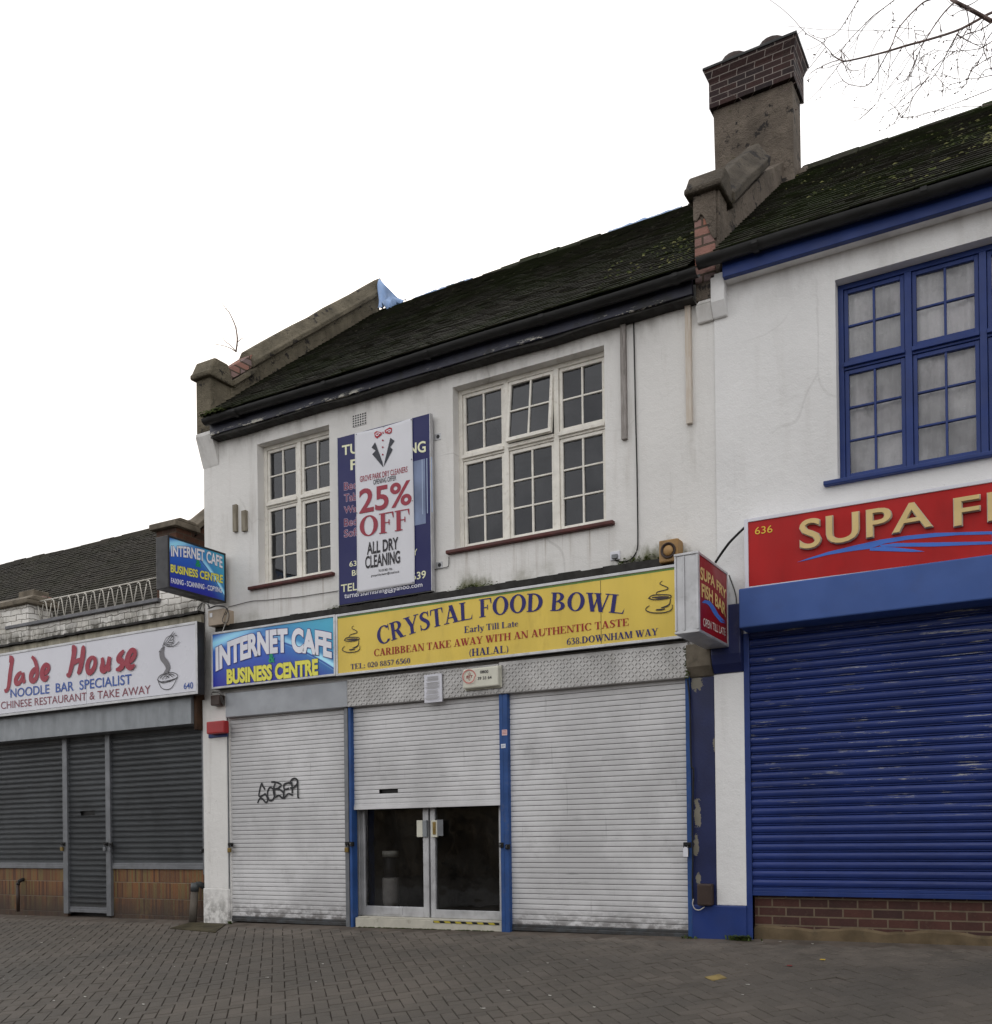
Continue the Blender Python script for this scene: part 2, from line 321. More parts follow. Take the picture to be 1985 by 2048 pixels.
MT['galvbox'] = paint('smooth grey shutter box', c(152, 155, 160), .42, .35, .08, 3, .1, 12, .5, .2, c(110, 108, 106))
MT['redplastic'] = paint('faded red plastic', c(158, 36, 40), .4, 0, .1, 6)
MT['cream_pl'] = paint('off white alarm plastic', c(206, 204, 190), .45, 0, .06, 5, 0, 80, .4, .25, c(140, 140, 110))
MT['yelpl'] = paint('yellowed siren plastic', c(150, 116, 70), .5, 0, .2, 7, .1, 40, .4, .6, c(66, 60, 30))
MT['beige'] = paint('beige junction plastic', c(168, 152, 134), .5, 0, .08, 6, 0, 80, .4, .2)
MT['brown'] = paint('brown plastic', c(56, 42, 36), .5, 0, .15, 6)
MT['rust'] = paint('rusty dark timber', c(66, 48, 36), .8, 0, .4, 6, .5, 30, .2, .4)
MT['brass'] = paint('worn brass', c(140, 118, 70), .4, .7, .2, 20)
MT['blackmetal'] = paint('black iron', c(28, 27, 27), .5, .3, .2, 10)
MT['greywire'] = paint('grey wire', c(70, 68, 66), .6)
MT['whitewire'] = paint('white wire', c(190, 186, 178), .6)
MT['wood'] = m_wood('new softwood batten', c(204, 196, 186), c(190, 176, 160))
MT['woodg'] = m_wood('weathered grey batten', c(160, 154, 150), c(118, 112, 108))
MT['woodb'] = m_wood('weathered brown batten', c(150, 143, 128), c(110, 102, 88))
MT['leadgrey'] = paint('dull lead', c(108, 108, 112), .6, .1, .2, 6, .3, 20, .3, .4)
MT['tar'] = paint('tarred flashing', c(40, 38, 36), .7, 0, .3, 8, .5, 30, .3)
MT['stain'] = paint('stained cream board', c(158, 152, 136), .8, 0, .25, 5, .4, 30, .2, .8, c(66, 58, 44), (2, 2, .6))
MT['rail'] = paint('white railing paint', c(200, 196, 186), .5, 0, .1, 12, 0, 80, .4, .3, c(120, 100, 80))
MT['tarp'] = paint('faded blue tarpaulin', c(120, 146, 184), .45, 0, .25, 7, .5, 10, .4, .2, c(190, 196, 205), (1, 1, .3))
MT['stepw'] = paint('worn white step paint', c(184, 180, 168), .8, 0, .1, 5, .5, 30, .2, .6, c(96, 88, 72))
MT['bark'] = paint('dark twig bark', c(104, 88, 82), .8, 0, .25, 20)
MT['moss'] = paint('green moss', c(66, 74, 38, .7), .95, 0, .5, 12, .8, 90, .1)
MT['mossy'] = paint('yellow green moss', c(104, 104, 66, .75), .95, 0, .5, 14, .8, 90, .1)
MT['grass'] = paint('weed green', c(70, 86, 30, .8), .7, 0, .4, 30)
MT['litter'] = paint('pale litter', c(200, 198, 190), .7, 0, .2, 40)
MT['gold'] = paint('gold built up letter', c(206, 180, 122, 1.0), .4, .1, .06, 6)
MT['goldside'] = paint('pale letter side', c(190, 184, 170), .5, 0, .1, 6)
MT['black_pl'] = paint('black sign frame', c(36, 35, 38), .4, 0, .12, 6)
MT['yplate'] = paint('worn yellow plate', c(134, 116, 70), .7, 0, .25, 12, .4, 40)
MT['curtain'] = paint('net curtain', c(206, 203, 200, .95), .9, 0, .4, 2.2, .4, 12, .1, .8, c(110, 108, 104), (1, 1, .6))
MT['terracotta'] = paint('old clay pot', c(50, 38, 34), .8, 0, .2, 8, .4, 30)
MT['green_bin'] = paint('pale grey shop bin', c(235, 230, 220), .6)
def flat(r, g, b, k=1.05, rough=.42):
    return paint('print %d %d %d' % (r, g, b), c(r, g, b, k), rough, 0, .05, 5, 0, 80, .2)

# ------------------------------------------------------------------ objects
def tag(o, label=None, cat=None, group=None, kind=None):
    if label: o['label'] = label
    if cat: o['category'] = cat
    if group: o['group'] = group
    if kind: o['kind'] = kind
    return o
def thing(name, label, cat, loc=(0, 0, 0), group=None):
    o = bpy.data.objects.new(name, None); COL.objects.link(o); o.location = loc; o.empty_display_size = .2
    return tag(o, label, cat, group)
class MB:
    def __init__(s): s.v = []; s.f = []
    def add(s, vs, fs):
        n = len(s.v); s.v += [tuple(v) for v in vs]; s.f += [tuple(i+n for i in f) for f in fs]; return s
    def box(s, x0, x1, y0, y1, z0, z1):
        return s.add([(x0, y0, z0), (x1, y0, z0), (x1, y1, z0), (x0, y1, z0), (x0, y0, z1), (x1, y0, z1), (x1, y1, z1), (x0, y1, z1)],
                     [(0, 3, 2, 1), (4, 5, 6, 7), (0, 1, 5, 4), (1, 2, 6, 5), (2, 3, 7, 6), (3, 0, 4, 7)])
    def quad(s, a, b, cc, d): return s.add([a, b, cc, d], [(0, 1, 2, 3)])
    def prism(s, pts, a0, a1, ax='y'):
        # 2-D outline (u, v) swept along an axis
        def P(u, v, a): return (u, a, v) if ax == 'y' else ((a, u, v) if ax == 'x' else (u, v, a))
        n = len(pts)
        vs = [P(u, v, a0) for u, v in pts]+[P(u, v, a1) for u, v in pts]
        fs = [tuple(range(n)), tuple(range(2*n-1, n-1, -1))]+[(i, i+n, (i+1) % n+n, (i+1) % n) for i in range(n)]
        return s.add(vs, fs)
    def tube(s, pts, r, n=6, r1=None, cap=True):
        pts = [Vector(p) for p in pts]; m = len(pts); base = len(s.v)
        for i, p in enumerate(pts):
            d = (pts[min(i+1, m-1)]-pts[max(i-1, 0)]).normalized()
            a = d.cross(Vector((0, 0, 1)) if abs(d.z) < .9 else Vector((1, 0, 0))).normalized(); b = d.cross(a)
            rr = r if r1 is None else r+(r1-r)*i/(m-1)
            for k in range(n):
                t = 2*math.pi*k/n; s.v.append(tuple(p+a*math.cos(t)*rr+b*math.sin(t)*rr))
        for i in range(m-1):
            for k in range(n):
                s.f.append((base+i*n+k, base+i*n+(k+1) % n, base+(i+1)*n+(k+1) % n, base+(i+1)*n+k))
        if cap:
            s.f.append(tuple(base+k for k in range(n))[::-1]); s.f.append(tuple(base+(m-1)*n+k for k in range(n)))
        return s
    def lathe(s, prof, cx, cy, n=20, ax='z', c3=0.):
        base = len(s.v); m = len(prof)
        for r, h in prof:
            for k in range(n):
                t = 2*math.pi*k/n
                if ax == 'z': s.v.append((cx+r*math.cos(t), cy+r*math.sin(t), h))
                else: s.v.append((cx+r*math.cos(t), h, c3+r*math.sin(t)))
        for i in range(m-1):
            for k in range(n): s.f.append((base+i*n+k, base+i*n+(k+1) % n, base+(i+1)*n+(k+1) % n, base+(i+1)*n+k))
        s.f.append(tuple(base+k for k in range(n))); s.f.append(tuple(base+(m-1)*n+k for k in range(n)))
        return s
    def build(s, name, mat, parent=None, bev=0., smooth=False, label=None, keep=False):
        me = bpy.data.meshes.new(name); me.from_pydata(s.v, [], s.f); me.update()
        if not keep: bm = bmesh.new(); bm.from_mesh(me); bmesh.ops.recalc_face_normals(bm, faces=bm.faces); bm.to_mesh(me); bm.free()
        me.materials.append(MT[mat] if isinstance(mat, str) else mat)
        if smooth:
            for p in me.polygons: p.use_smooth = True
        o = bpy.data.objects.new(name, me); COL.objects.link(o)
        if parent is not None:
            o.parent = parent; q = parent; off = Vector((0, 0, 0))
            while q is not None: off += q.location; q = q.parent
            o.location = -off
        if bev:
            b = o.modifiers.new('bevel', 'BEVEL'); b.width = bev; b.segments = 2; b.limit_method = 'ANGLE'; b.angle_limit = rad(40)
        if label: o['label'] = label
        return o
def smoothpath(pts, sub=5):
    pts = [Vector(p) for p in pts]
    if len(pts) < 3: return pts
    out = []
    for i in range(len(pts)-1):
        p0 = pts[max(i-1, 0)]; p1 = pts[i]; p2 = pts[i+1]; p3 = pts[min(i+2, len(pts)-1)]
        for j in range(sub):
            t = j/sub
            out.append(.5*((2*p1)+(p2-p0)*t+(2*p0-5*p1+4*p2-p3)*t*t+(3*p1-p0-3*p2+p3)*t**3))
    return out+[pts[-1]]
# ------------------------------------------------------------------ drawing and lettering on sign faces
class Plane:
    """a real sign face: ('y', y0) faces the street, ('x', x0) faces along the street"""
    def __init__(s, ax, a): s.ax, s.a = ax, a
    def uv(s, k, x, y):
        if s.ax == 'y': p = W(k, x, y, s.a); return (p.x, p.z)
        p = WX(k, x, y, s.a); return (p.y, p.z)
    def p3(s, u, v, lift=.002):
        return (u, s.a-lift, v) if s.ax == 'y' else (s.a+lift, u, v)
def polys(name, parent, pl, k, lst, mat, lift=.002):
    mb = MB()
    for i, po in enumerate(lst):
        n = len(mb.v); vs = [pl.p3(*pl.uv(k, *q), lift+i*.0002) for q in po]; mb.add(vs, [tuple(range(len(vs)))])
    return mb.build(name, mat, parent)
def ribbon(name, parent, pl, k, lines, w, mat, lift=.002, sm=True):
    mb = MB()
    for li, ln in enumerate(lines):
        ws = None
        if isinstance(w, (list, tuple)): ww = w[li % len(w)]
        else: ww = w
        P = [Vector((*pl.uv(k, q[0], q[1]), q[2] if len(q) > 2 else 1.)) for q in ln]
        if sm and len(P) > 2: P = smoothpath(P, 5)
        n = len(P); L = []; R = []
        for i in range(n):
            d = P[min(i+1, n-1)].xy-P[max(i-1, 0)].xy
            if d.length < 1e-6: d = Vector((1, 0))
            d.normalize(); nn = Vector((-d.y, d.x))*ww*.5*P[i].z
            L.append(P[i].xy+nn); R.append(P[i].xy-nn)
        b = len(mb.v); lf = lift+li*.0008
        vs = []
        for i in range(n): vs += [pl.p3(L[i].x, L[i].y, lf+i*.00012), pl.p3(R[i].x, R[i].y, lf+i*.00012+.00003)]
        mb.add(vs, [(2*i, 2*i+1, 2*i+3, 2*i+2) for i in range(n-1)])
    return mb.build(name, mat, parent)

_tc = {}
def sans(txt, offset=0., extrude=0., space=1.):
    key = (txt, offset, extrude, space)
    if key in _tc: return _tc[key]
    cu = bpy.data.curves.new('t', 'FONT'); cu.body = txt; cu.offset = offset; cu.extrude = extrude; cu.resolution_u = 4; cu.space_character = space
    ob = bpy.data.objects.new('t', cu); COL.objects.link(ob)
    dg = bpy.context.evaluated_depsgraph_get(); me = bpy.data.meshes.new_from_object(ob.evaluated_get(dg))
    vs = [tuple(v.co) for v in me.vertices]; fs = [tuple(p.vertices) for p in me.polygons]
    bpy.data.objects.remove(ob); bpy.data.curves.remove(cu); bpy.data.meshes.remove(me)
    _tc[key] = (vs, fs); return vs, fs
CAPH = max(v[1] for v in sans('H')[0])

T_, h_, t_ = .17, .05, .06
def _rect(a, b, cc, d): return [[(a, b), (cc, b), (cc, d), (a, d)]]
def _seg(x0, y0, x1, y1, w): return [[(x0, y0), (x0+w, y0), (x1+w, y1), (x1, y1)]]
def _arc(cx, cy, rx, ry, tx, ty, a0, a1, n=14):
    o = []
    for i in range(n):
        a = rad(a0+(a1-a0)*i/n); b = rad(a0+(a1-a0)*(i+1)/n)
        o.append([(cx+rx*math.cos(a), cy+ry*math.sin(a)), (cx+rx*math.cos(b), cy+ry*math.sin(b)),
                  (cx+(rx-tx)*math.cos(b), cy+(ry-ty)*math.sin(b)), (cx+(rx-tx)*math.cos(a), cy+(ry-ty)*math.sin(a))])
    return o
def _path(pts):
    P = smoothpath([Vector(p) for p in pts], 6); o = []
    q = []
    for i in range(len(P)):
        d = (P[min(i+1, len(P)-1)].xy-P[max(i-1, 0)].xy).normalized(); n = Vector((-d.y, d.x))*P[i].z*.5
        q.append((tuple(P[i].xy+n), tuple(P[i].xy-n)))
    for i in range(len(P)-1): o.append([q[i][0], q[i][1], q[i+1][1], q[i+1][0]])
    return o
def _stem(x, w=T_, y0=0., y1=1., bot=True, top=True):
    o = _rect(x, y0, x+w, y1)
    if bot: o += _rect(x-.07, 0, x+w+.07, h_)
    if top: o += _rect(x-.07, 1-h_, x+w+.07, 1)
    return o
def glyph(ch):
    S = _stem
    if ch == 'I': return S(.08), .36
    if ch == 'L': return S(.08)+_rect(.1, 0, .62, h_)+[[(.57, h_), (.62, h_), (.65, .3)]], .68
    if ch == 'F': return S(.08)+_rect(.2, .95, .6, 1)+[[(.53, .95), (.6, .95), (.61, .7), (.58, .7)]]+_rect(.2, .48, .42, .53)+_rect(.4, .38, .44, .64), .64
    if ch == 'E': return S(.08)+_rect(.2, .95, .6, 1)+[[(.53, .95), (.6, .95), (.61, .72), (.58, .72)]]+_rect(.2, .48, .42, .53)+_rect(.4, .38, .44, .64)+_rect(.2, 0, .62, h_)+[[(.55, h_), (.62, h_), (.65, .3), (.62, .3)]], .69
    if ch == 'T': return _rect(.26, 0, .26+T_, 1)+_rect(.19, 0, .5, h_)+_rect(.03, .95, .66, 1)+[[(.03, .95), (.1, .95), (.05, .7), (.02, .7)]]+[[(.59, .95), (.66, .95), (.67, .7), (.64, .7)]], .7
    if ch == 'H': return S(.08)+S(.56)+_rect(.2, .47, .6, .53), .82
    if ch == 'D': return S(.08)+_arc(.28, .5, .46, .5, T_+.02, t_, -90, 90)+_rect(.2, 0, .29, t_)+_rect(.2, 1-t_, .29, 1), .8
    if ch == 'O': return _arc(.41, .5, .38, .52, T_+.01, t_, 0, 360, 24), .83
    if ch == 'C': return _arc(.42, .5, .39, .52, T_+.01, t_, 42, 318, 20)+[[(.66, 1.0), (.7, 1.0), (.7, .66), (.67, .66)]], .75
    if ch == 'G': return _arc(.42, .5, .39, .52, T_+.01, t_, 42, 330, 20)+_rect(.56, .08, .73, .42)+_rect(.48, .38, .82, .43)+[[(.66, 1.0), (.7, 1.0), (.7, .66), (.67, .66)]], .84
    if ch in 'RPB':
        o = S(.08)
        if ch == 'R': o += _arc(.32, .735, .3, .265, T_, t_, -90, 90)+_rect(.2, .94, .33, 1)+_rect(.2, .47, .33, .53)+_seg(.5, 0, .28, .48, .2)+_rect(.5, 0, .8, h_); return o, .79
        if ch == 'P': o += _arc(.32, .72, .31, .28, T_, t_, -90, 90)+_rect(.2, .94, .33, 1)+_rect(.2, .44, .33, .5); return o, .68
        o += _arc(.3, .755, .29, .245, T_, t_, -90, 90)+_arc(.3, .265, .36, .265, T_+.01, t_, -90, 90)+_rect(.2, .94, .31, 1)+_rect(.2, .47, .31, .53)+_rect(.2, 0, .31, t_); return o, .73
    if ch == 'S': return _path([(.49, .74, .03), (.47, .86, .05), (.38, .96, .06), (.24, .96, .1), (.14, .84, .15), (.17, .67, .17), (.3, .54, .19), (.44, .4, .18), (.48, .22, .15), (.38, .06, .1), (.22, .03, .06), (.1, .12, .05), (.07, .3, .03)])+_rect(.06, .0, .1, .32)+_rect(.47, .7, .51, 1.), .59
    if ch == 'A': return _seg(.1, 0, .34, 1, .06)+_seg(.54, 0, .28, 1, .19)+_rect(.2, .28, .6, .34)+_rect(.0, 0, .27, h_)+_rect(.46, 0, .81, h_), .81
    if ch == 'Y': return _seg(.29, .42, .04, 1, .19)+_seg(.4, .42, .62, 1, .06)+_rect(.29, 0, .46, .46)+_rect(.2, 0, .55, h_)+_rect(-.02, .95, .32, 1)+_rect(.53, .95, .78, 1), .77
    if ch == 'W': return _seg(.26, 0, .05, 1, .18)+_seg(.32, 0, .5, .9, .06)+_seg(.62, 0, .4, 1, .18)+_seg(.7, 0, .92, 1, .06)+_rect(-.01, .95, .3, 1)+_rect(.34, .95, .64, 1)+_rect(.82, .95, 1.05, 1), 1.05
    if ch == 'V': return _seg(.3, 0, .05, 1, .19)+_seg(.38, 0, .62, 1, .06)+_rect(-.01, .95, .3, 1)+_rect(.53, .95, .77, 1), .76
    if ch == 'N': return _rect(.11, 0, .17, 1)+_seg(.54, 0, .06, 1, .19)+_rect(.67, 0, .73, 1)+_rect(.03, 0, .25, h_)+_rect(.0, .95, .22, 1)+_rect(.59, .95, .81, 1), .82
    if ch == 'M': return _rect(.11, 0, .17, 1)+_seg(.4, 0, .09, 1, .19)+_seg(.45, 0, .72, 1, .06)+S(.72)+_rect(.03, 0, .25, h_)+_rect(.0, .95, .22, 1), 1.0
    if ch == 'K': return S(.08)+_seg(.24, .42, .6, 1, .07)+_seg(.54, 0, .28, .55, .2)+_rect(.48, 0, .82, h_)+_rect(.5, .95, .76, 1), .82
    if ch == 'U': return S(.08, bot=False, y0=.3)+_arc(.39, .32, .31, .34, T_-.02, t_+.02, 180, 360)+_rect(.64, .3, .7, 1)+_rect(.55, .95, .79, 1), .8
    if ch == '(': return _arc(.45, .42, .36, .65, .08, .02, 125, 235, 8), .34
    if ch == ')': return _arc(-.12, .42, .36, .65, .08, .02, -55, 55, 8), .34
    if ch == '.': return _arc(.13, .08, .09, .09, .09, .09, 0, 360, 10), .27
    if ch == ':': return _arc(.13, .08, .09, .09, .09, .09, 0, 360, 10)+_arc(.13, .55, .09, .09, .09, .09, 0, 360, 10), .3
    if ch == ',': return _rect(.08, -.12, .18, .12), .27
    if ch == '0': return _arc(.27, .48, .24, .5, .14, .05, 0, 360, 18), .54
    if ch == '8': return _arc(.27, .73, .2, .25, .11, .05, 0, 360, 14)+_arc(.27, .25, .24, .27, .13, .05, 0, 360, 14), .54
    if ch == '6': return _arc(.27, .3, .24, .32, .13, .05, 0, 360, 14)+_path([(.08, .3, .12), (.1, .6, .12), (.25, .86, .09), (.46, .97, .04)]), .54
    if ch == '7': return _rect(.06, .83, .5, .97)+_seg(.16, 0, .42, .85, .1), .54
    if ch == '5': return _rect(.16, .84, .48, .97)+_rect(.12, .5, .19, .97)+_path([(.16, .56, .06), (.32, .58, .12), (.43, .4, .15), (.4, .15, .13), (.25, .03, .08), (.06, .08, .1)]), .54
    if ch == '3': return _path([(.06, .78, .06), (.18, .94, .08), (.35, .88, .12), (.36, .68, .12), (.2, .52, .06)])+_path([(.2, .53, .06), (.4, .44, .13), (.42, .2, .14), (.28, .03, .08), (.06, .08, .1)]), .54
    if ch == '2': return _path([(.06, .72, .06), (.14, .92, .09), (.32, .92, .12), (.4, .72, .15), (.3, .4, .11), (.06, .08, .08)])+_rect(.04, 0, .5, .14), .54
    if ch == '1': return _rect(.2, 0, .34, .97)+_rect(.1, 0, .44, h_), .54
    x = .66
    if ch == 'l': return _rect(.08, 0, .22, 1)+_rect(.02, 0, .28, h_)+_rect(.0, .95, .15, 1), .3
    if ch == 'i': return _rect(.08, 0, .22, x)+_rect(.02, 0, .28, h_)+_rect(.0, x-.05, .15, x)+_arc(.14, .86, .09, .09, .09, .09, 0, 360, 10), .3
    if ch == 'r': return _rect(.08, 0, .22, x)+_rect(.02, 0, .3, h_)+_rect(.0, x-.05, .15, x)+_path([(.2, .45, .05), (.3, .62, .08), (.42, .58, .13)]), .46
    if ch == 'a': return _arc(.24, .17, .2, .19, .12, .05, 0, 360, 12)+_rect(.3, 0, .43, .5)+_path([(.08, .5, .1), (.2, .63, .06), (.36, .58, .12), (.37, .4, .13)])+_rect(.4, 0, .52, .06), .52
    if ch == 'e': return _arc(.24, .32, .22, .34, .13, .05, 25, 320, 14)+_rect(.12, .34, .44, .4), .47
    if ch == 't': return _rect(.1, .05, .24, .86)+_rect(.0, x-.07, .34, x)+_path([(.17, .1, .14), (.24, .02, .07), (.36, .1, .03)]), .37
    if ch == 'y': return _seg(.22, .0, .04, x, .15)+_seg(.27, -.05, .42, x, .05)+_path([(.29, .0, .05), (.2, -.22, .05), (.06, -.22, .1)])+_rect(.0, x-.05, .26, x)+_rect(.34, x-.05, .52, x), .5
    return [], .3
def serif(txt, space=0.):
    key = ('serif', txt, space)
    if key in _tc: return _tc[key]
    vs = []; fs = []; x = 0; li = 0
    for ch in txt:
        ps, adv = glyph(ch)
        for po in ps:
            li = (li+1) % 40; n = len(vs); vs += [(x+a, b, li*.00003) for a, b in po]; fs.append(tuple(range(n, n+len(po))))
        x += adv+space
    _tc[key] = (vs, fs); return vs, fs
def lettering(parent, txt, pl, k, top, bot, mat, font='sans', offset=0., extrude=0., lift=.002, rot=False, name='lettering', space=1., grow=0., side=None):
    vs, fs = serif(txt) if font == 'serif' else sans(txt, offset, extrude, space)
    ch = 1. if font == 'serif' else CAPH
    ref = sans(txt, 0, 0, space)[0] if font != 'serif' else vs
    a0 = min(v[0] for v in ref); a1 = max(v[0] for v in ref)
    Tp = [pl.uv(k, *q) for q in top]; Bp = [pl.uv(k, *q) for q in bot]
    u0 = (Tp[0][0]+Bp[0][0])/2; u1 = (Tp[-1][0]+Bp[-1][0])/2
    def quad(P):
        if len(P) == 2: a = (P[0][1]); b = P[1][1]; return lambda u: a+(b-a)*u, lambda u: (b-a)/(u1-u0)
        um = (P[1][0]-P[0][0])/(P[2][0]-P[0][0]); z0, z1, z2 = P[0][1], P[1][1], P[2][1]
        A = ((z1-z0)-(z2-z0)*um)/(um*um-um); B = (z2-z0)-A
        return lambda u: z0+B*u+A*u*u, lambda u: (B+2*A*u)/(u1-u0)
    ft, _ = quad(Tp); fb, db = quad(Bp)
    mb = MB(); out = []
    for (x, y, z) in vs:
        u = (x-a0)/(a1-a0); v = y/ch; zb, zt = fb(u), ft(u); U = u0+u*(u1-u0); Z = zb+(zt-zb)*v
        if rot: U -= (Z-zb)*db(u)*.9
        out.append(pl.p3(U, Z, lift+(z if font == 'serif' else z+extrude)))
    mb.add(out, fs)
    return mb.build(name, mat, parent)

# ------------------------------------------------------------------ setting: ground
DEPTH_IN = .5
mb = MB()
ys = [40, .6, .3, 0, -4, -8, -14, -120]; xs = [-140, -20, -14, -7, 0, 6, 90]
for y in ys:
    for x in xs: mb.v.append((x, y, gz(x, y)-.007))
n = len(xs)
for j in range(len(ys)-1):
    for i in range(n-1): mb.f.append((j*n+i, j*n+i+1, (j+1)*n+i+1, (j+1)*n+i))
tag(mb.build('ground', paint('dark jointing sand', c(62, 56, 50, .75), .95, 0, .3, 8, .5, 60, .1)), kind='structure')

def m_paver():
    t = NT('weathered brown paving brick'); r = t.n('NewGeometry').outputs['Random Per Island']
    k = t.mix(r, c(91, 85, 78, .82), c(101, 94, 87, .86))
    k = t.mix(t.ramp(t.noise(.55, 5, .6), .35, .7), k, c(86, 82, 77, .76))
    k = t.mix(t.math('MULTIPLY', t.ramp(t.noise(2.5, 6, .7), .5, .75), .4), k, c(66, 60, 55, .75))
    x, y, z = t.xyz()
    near = t.ramp(y, -1.1, -.3)
    k = t.mix(t.math('MULTIPLY', near, t.ramp(t.noise(3, 6, .7), .36, .66, 0, .75)), k, c(112, 104, 96, .95))
    k = t.mix(t.math('MULTIPLY', t.ramp(t.noise(90, 3, .6), .55, .75), .3), k, c(128, 118, 110))
    h = t.math('ADD', t.noise(110, 4, .6), t.math('MULTIPLY', t.noise(12, 3), .6))
    return t.out(k, .85, 0, t.bump(h, .003, .7), .3)
# block paving in 45 degree herringbone
mb = MB(); hb = rad(45.4); A = Vector((-math.sin(hb), math.cos(hb))); B = Vector((math.cos(hb), math.sin(hb))); w = .0975; gp = .0027
X0, X1, Y0, Y1 = -19., 5., -10.6, -.17
def brick(u0, u1, v0, v1):
    cu, cv = (u0+u1)/2*w, (v0+v1)/2*w; p = B*cu+A*cv
    if not (X0 < p.x < X1 and Y0 < p.y < Y1): return
    dz = random.gauss(0, .0014); tx, ty = random.gauss(0, .012), random.gauss(0, .012); g = gp+random.random()*.0012
    a, b, cc, d = u0*w+g, u1*w-g, v0*w+g, v1*w-g; e = .003
    top = []; bot = []
    for (uu, vv, iu, iv) in ((a, cc, e, e), (b, cc, -e, e), (b, d, -e, -e), (a, d, e, -e)):
        q = B*(uu+iu)+A*(vv+iv); top.append((q.x, q.y, gz(q.x, q.y)+dz+(uu-cu)*tx+(vv-cv)*ty))
        q = B*uu+A*vv; bot.append((q.x, q.y, gz(q.x, q.y)+dz-.004+(uu-cu)*tx+(vv-cv)*ty))
    low = [(x, y, z-.012) for x, y, z in bot]
    mb.add(top+bot+low, [(0, 1, 2, 3), (4, 5, 1, 0), (5, 6, 2, 1), (6, 7, 3, 2), (7, 4, 0, 3), (8, 9, 5, 4), (9, 10, 6, 5), (10, 11, 7, 6), (11, 8, 4, 7)])
N_ = 230
for i in range(-N_, N_):
    for j in range(-N_, N_):
        p = B*(i*w)+A*(j*w)
        if p.x < X0-.4 or p.x > X1+.4 or p.y < Y0-.4 or p.y > Y1+.4: continue
        m4 = (i-j) % 4
        if m4 == 0: brick(i, i+2, j, j+1)
        elif m4 == 3: brick(i, i+1, j, j+2)
tag(mb.build('pavement', m_paver()), kind='structure')
mb = MB()
for i in range(48):
    x0 = -19+i*.5; dx = .5
    vs = []
    for (x, y) in ((x0, -.235), (x0+dx, -.235), (x0+dx, .3), (x0, .3)):
        vs.append((x, y+(random.uniform(-.03, .03) if y < 0 else 0) if False else y, gz(x, y)+(-.003 if y < -.2 else .004)))
    mb.add(vs, [(0, 1, 2, 3)])
tag(mb.build('concrete_edging', paint('dusty cement edging', c(92, 84, 77, .95), .9, 0, .25, 4, .6, 60, .2, .5, c(60, 54, 48))), kind='structure')
mb = MB(); mb.quad((-140, -15, gz(0, -14)+.0), (90, -15, gz(0, -14)+.0), (90, -23, gz(0, -14)+.0), (-140, -23, gz(0, -14)+.0))
tag(mb.build('road', paint('asphalt', (.05, .05, .05, 1), .85, 0, .15, 3, .4, 90)), kind='structure')

# ------------------------------------------------------------------ builders for building parts
def wall_holes(mb, x0, x1, z0, z1, y, holes, depth):
    """front face with openings and their reveals; holes = (x0, x1, z0, z1)"""
    xs = sorted({x0, x1, *[h[0] for h in holes], *[h[1] for h in holes]}); zs = sorted({z0, z1, *[h[2] for h in holes], *[h[3] for h in holes]})
    xs = [x for x in xs if x0 <= x <= x1]; zs = [z for z in zs if z0 <= z <= z1]
    for i in range(len(xs)-1):
        for j in range(len(zs)-1):
            cx, cz = (xs[i]+xs[i+1])/2, (zs[j]+zs[j+1])/2
            if any(h[0] < cx < h[1] and h[2] < cz < h[3] for h in holes): continue
            mb.quad((xs[i], y, zs[j]), (xs[i+1], y, zs[j]), (xs[i+1], y, zs[j+1]), (xs[i], y, zs[j+1]))
    for (a, b, cc, d) in holes:
        mb.quad((a, y, cc), (a, y+depth, cc), (a, y+depth, d), (a, y, d)); mb.quad((b, y, cc), (b, y, d), (b, y+depth, d), (b, y+depth, cc))
        mb.quad((a, y, d), (a, y+depth, d), (b, y+depth, d), (b, y, d)); mb.quad((a, y, cc), (b, y, cc), (b, y+depth, cc), (a, y+depth, cc))
def tiled_roof(name, parent, mat, x0, x1, y0, z0, pitch, length, gauge=.1, w=.165, sag=.0, mb=None):
    mb = MB(); cp, sp = math.cos(pitch), math.sin(pitch); rows = int(length/gauge); cols = int((x1-x0)/w)+2
    for j in range(rows):
        for i in range(-1, cols):
            xa = x0+(i+(.5 if j % 2 else 0))*w; xb = xa+w-.003
            xa = max(xa, x0); xb = min(xb, x1)
            if xb-xa < .02: continue
            s0 = j*gauge+random.gauss(0, .003); s1 = s0+gauge*1.3; dz = random.gauss(0, .0025)
            lift0, lift1 = .025+dz*.6+abs(random.gauss(0, .0018)), .012+dz*.6
            sg = sag*math.sin(math.pi*(xa-x0)/(x1-x0))*math.sin(math.pi*min(1, s0/length*1.1))+.012*math.sin(xa*1.9+1)*s0/length
            def P(x, s, l): return (x, y0+cp*s-sp*l, z0+sp*s+cp*l-sg)
            mb.add([P(xa, s0, lift0), P(xb, s0, lift0), P(xb, s1, lift1), P(xa, s1, lift1), P(xa, s0, lift0-.013), P(xb, s0, lift0-.013)], [(0, 1, 2, 3), (4, 5, 1, 0)])
    # boarding below the tiles and the plain rear slope
    def Q(x, s, l): return (x, y0+cp*s-sp*l, z0+sp*s+cp*l)
    L = rows*gauge
    mb.quad(Q(x0, 0, -.03), Q(x1, 0, -.03), Q(x1, L, -.03), Q(x0, L, -.03))
    yr, zr = y0+cp*L, z0+sp*L
    mb.quad((x0, yr, zr-.02), (x1, yr, zr-.02), (x1, yr+cp*L, z0), (x0, yr+cp*L, z0))
    return mb.build(name, mat, parent)
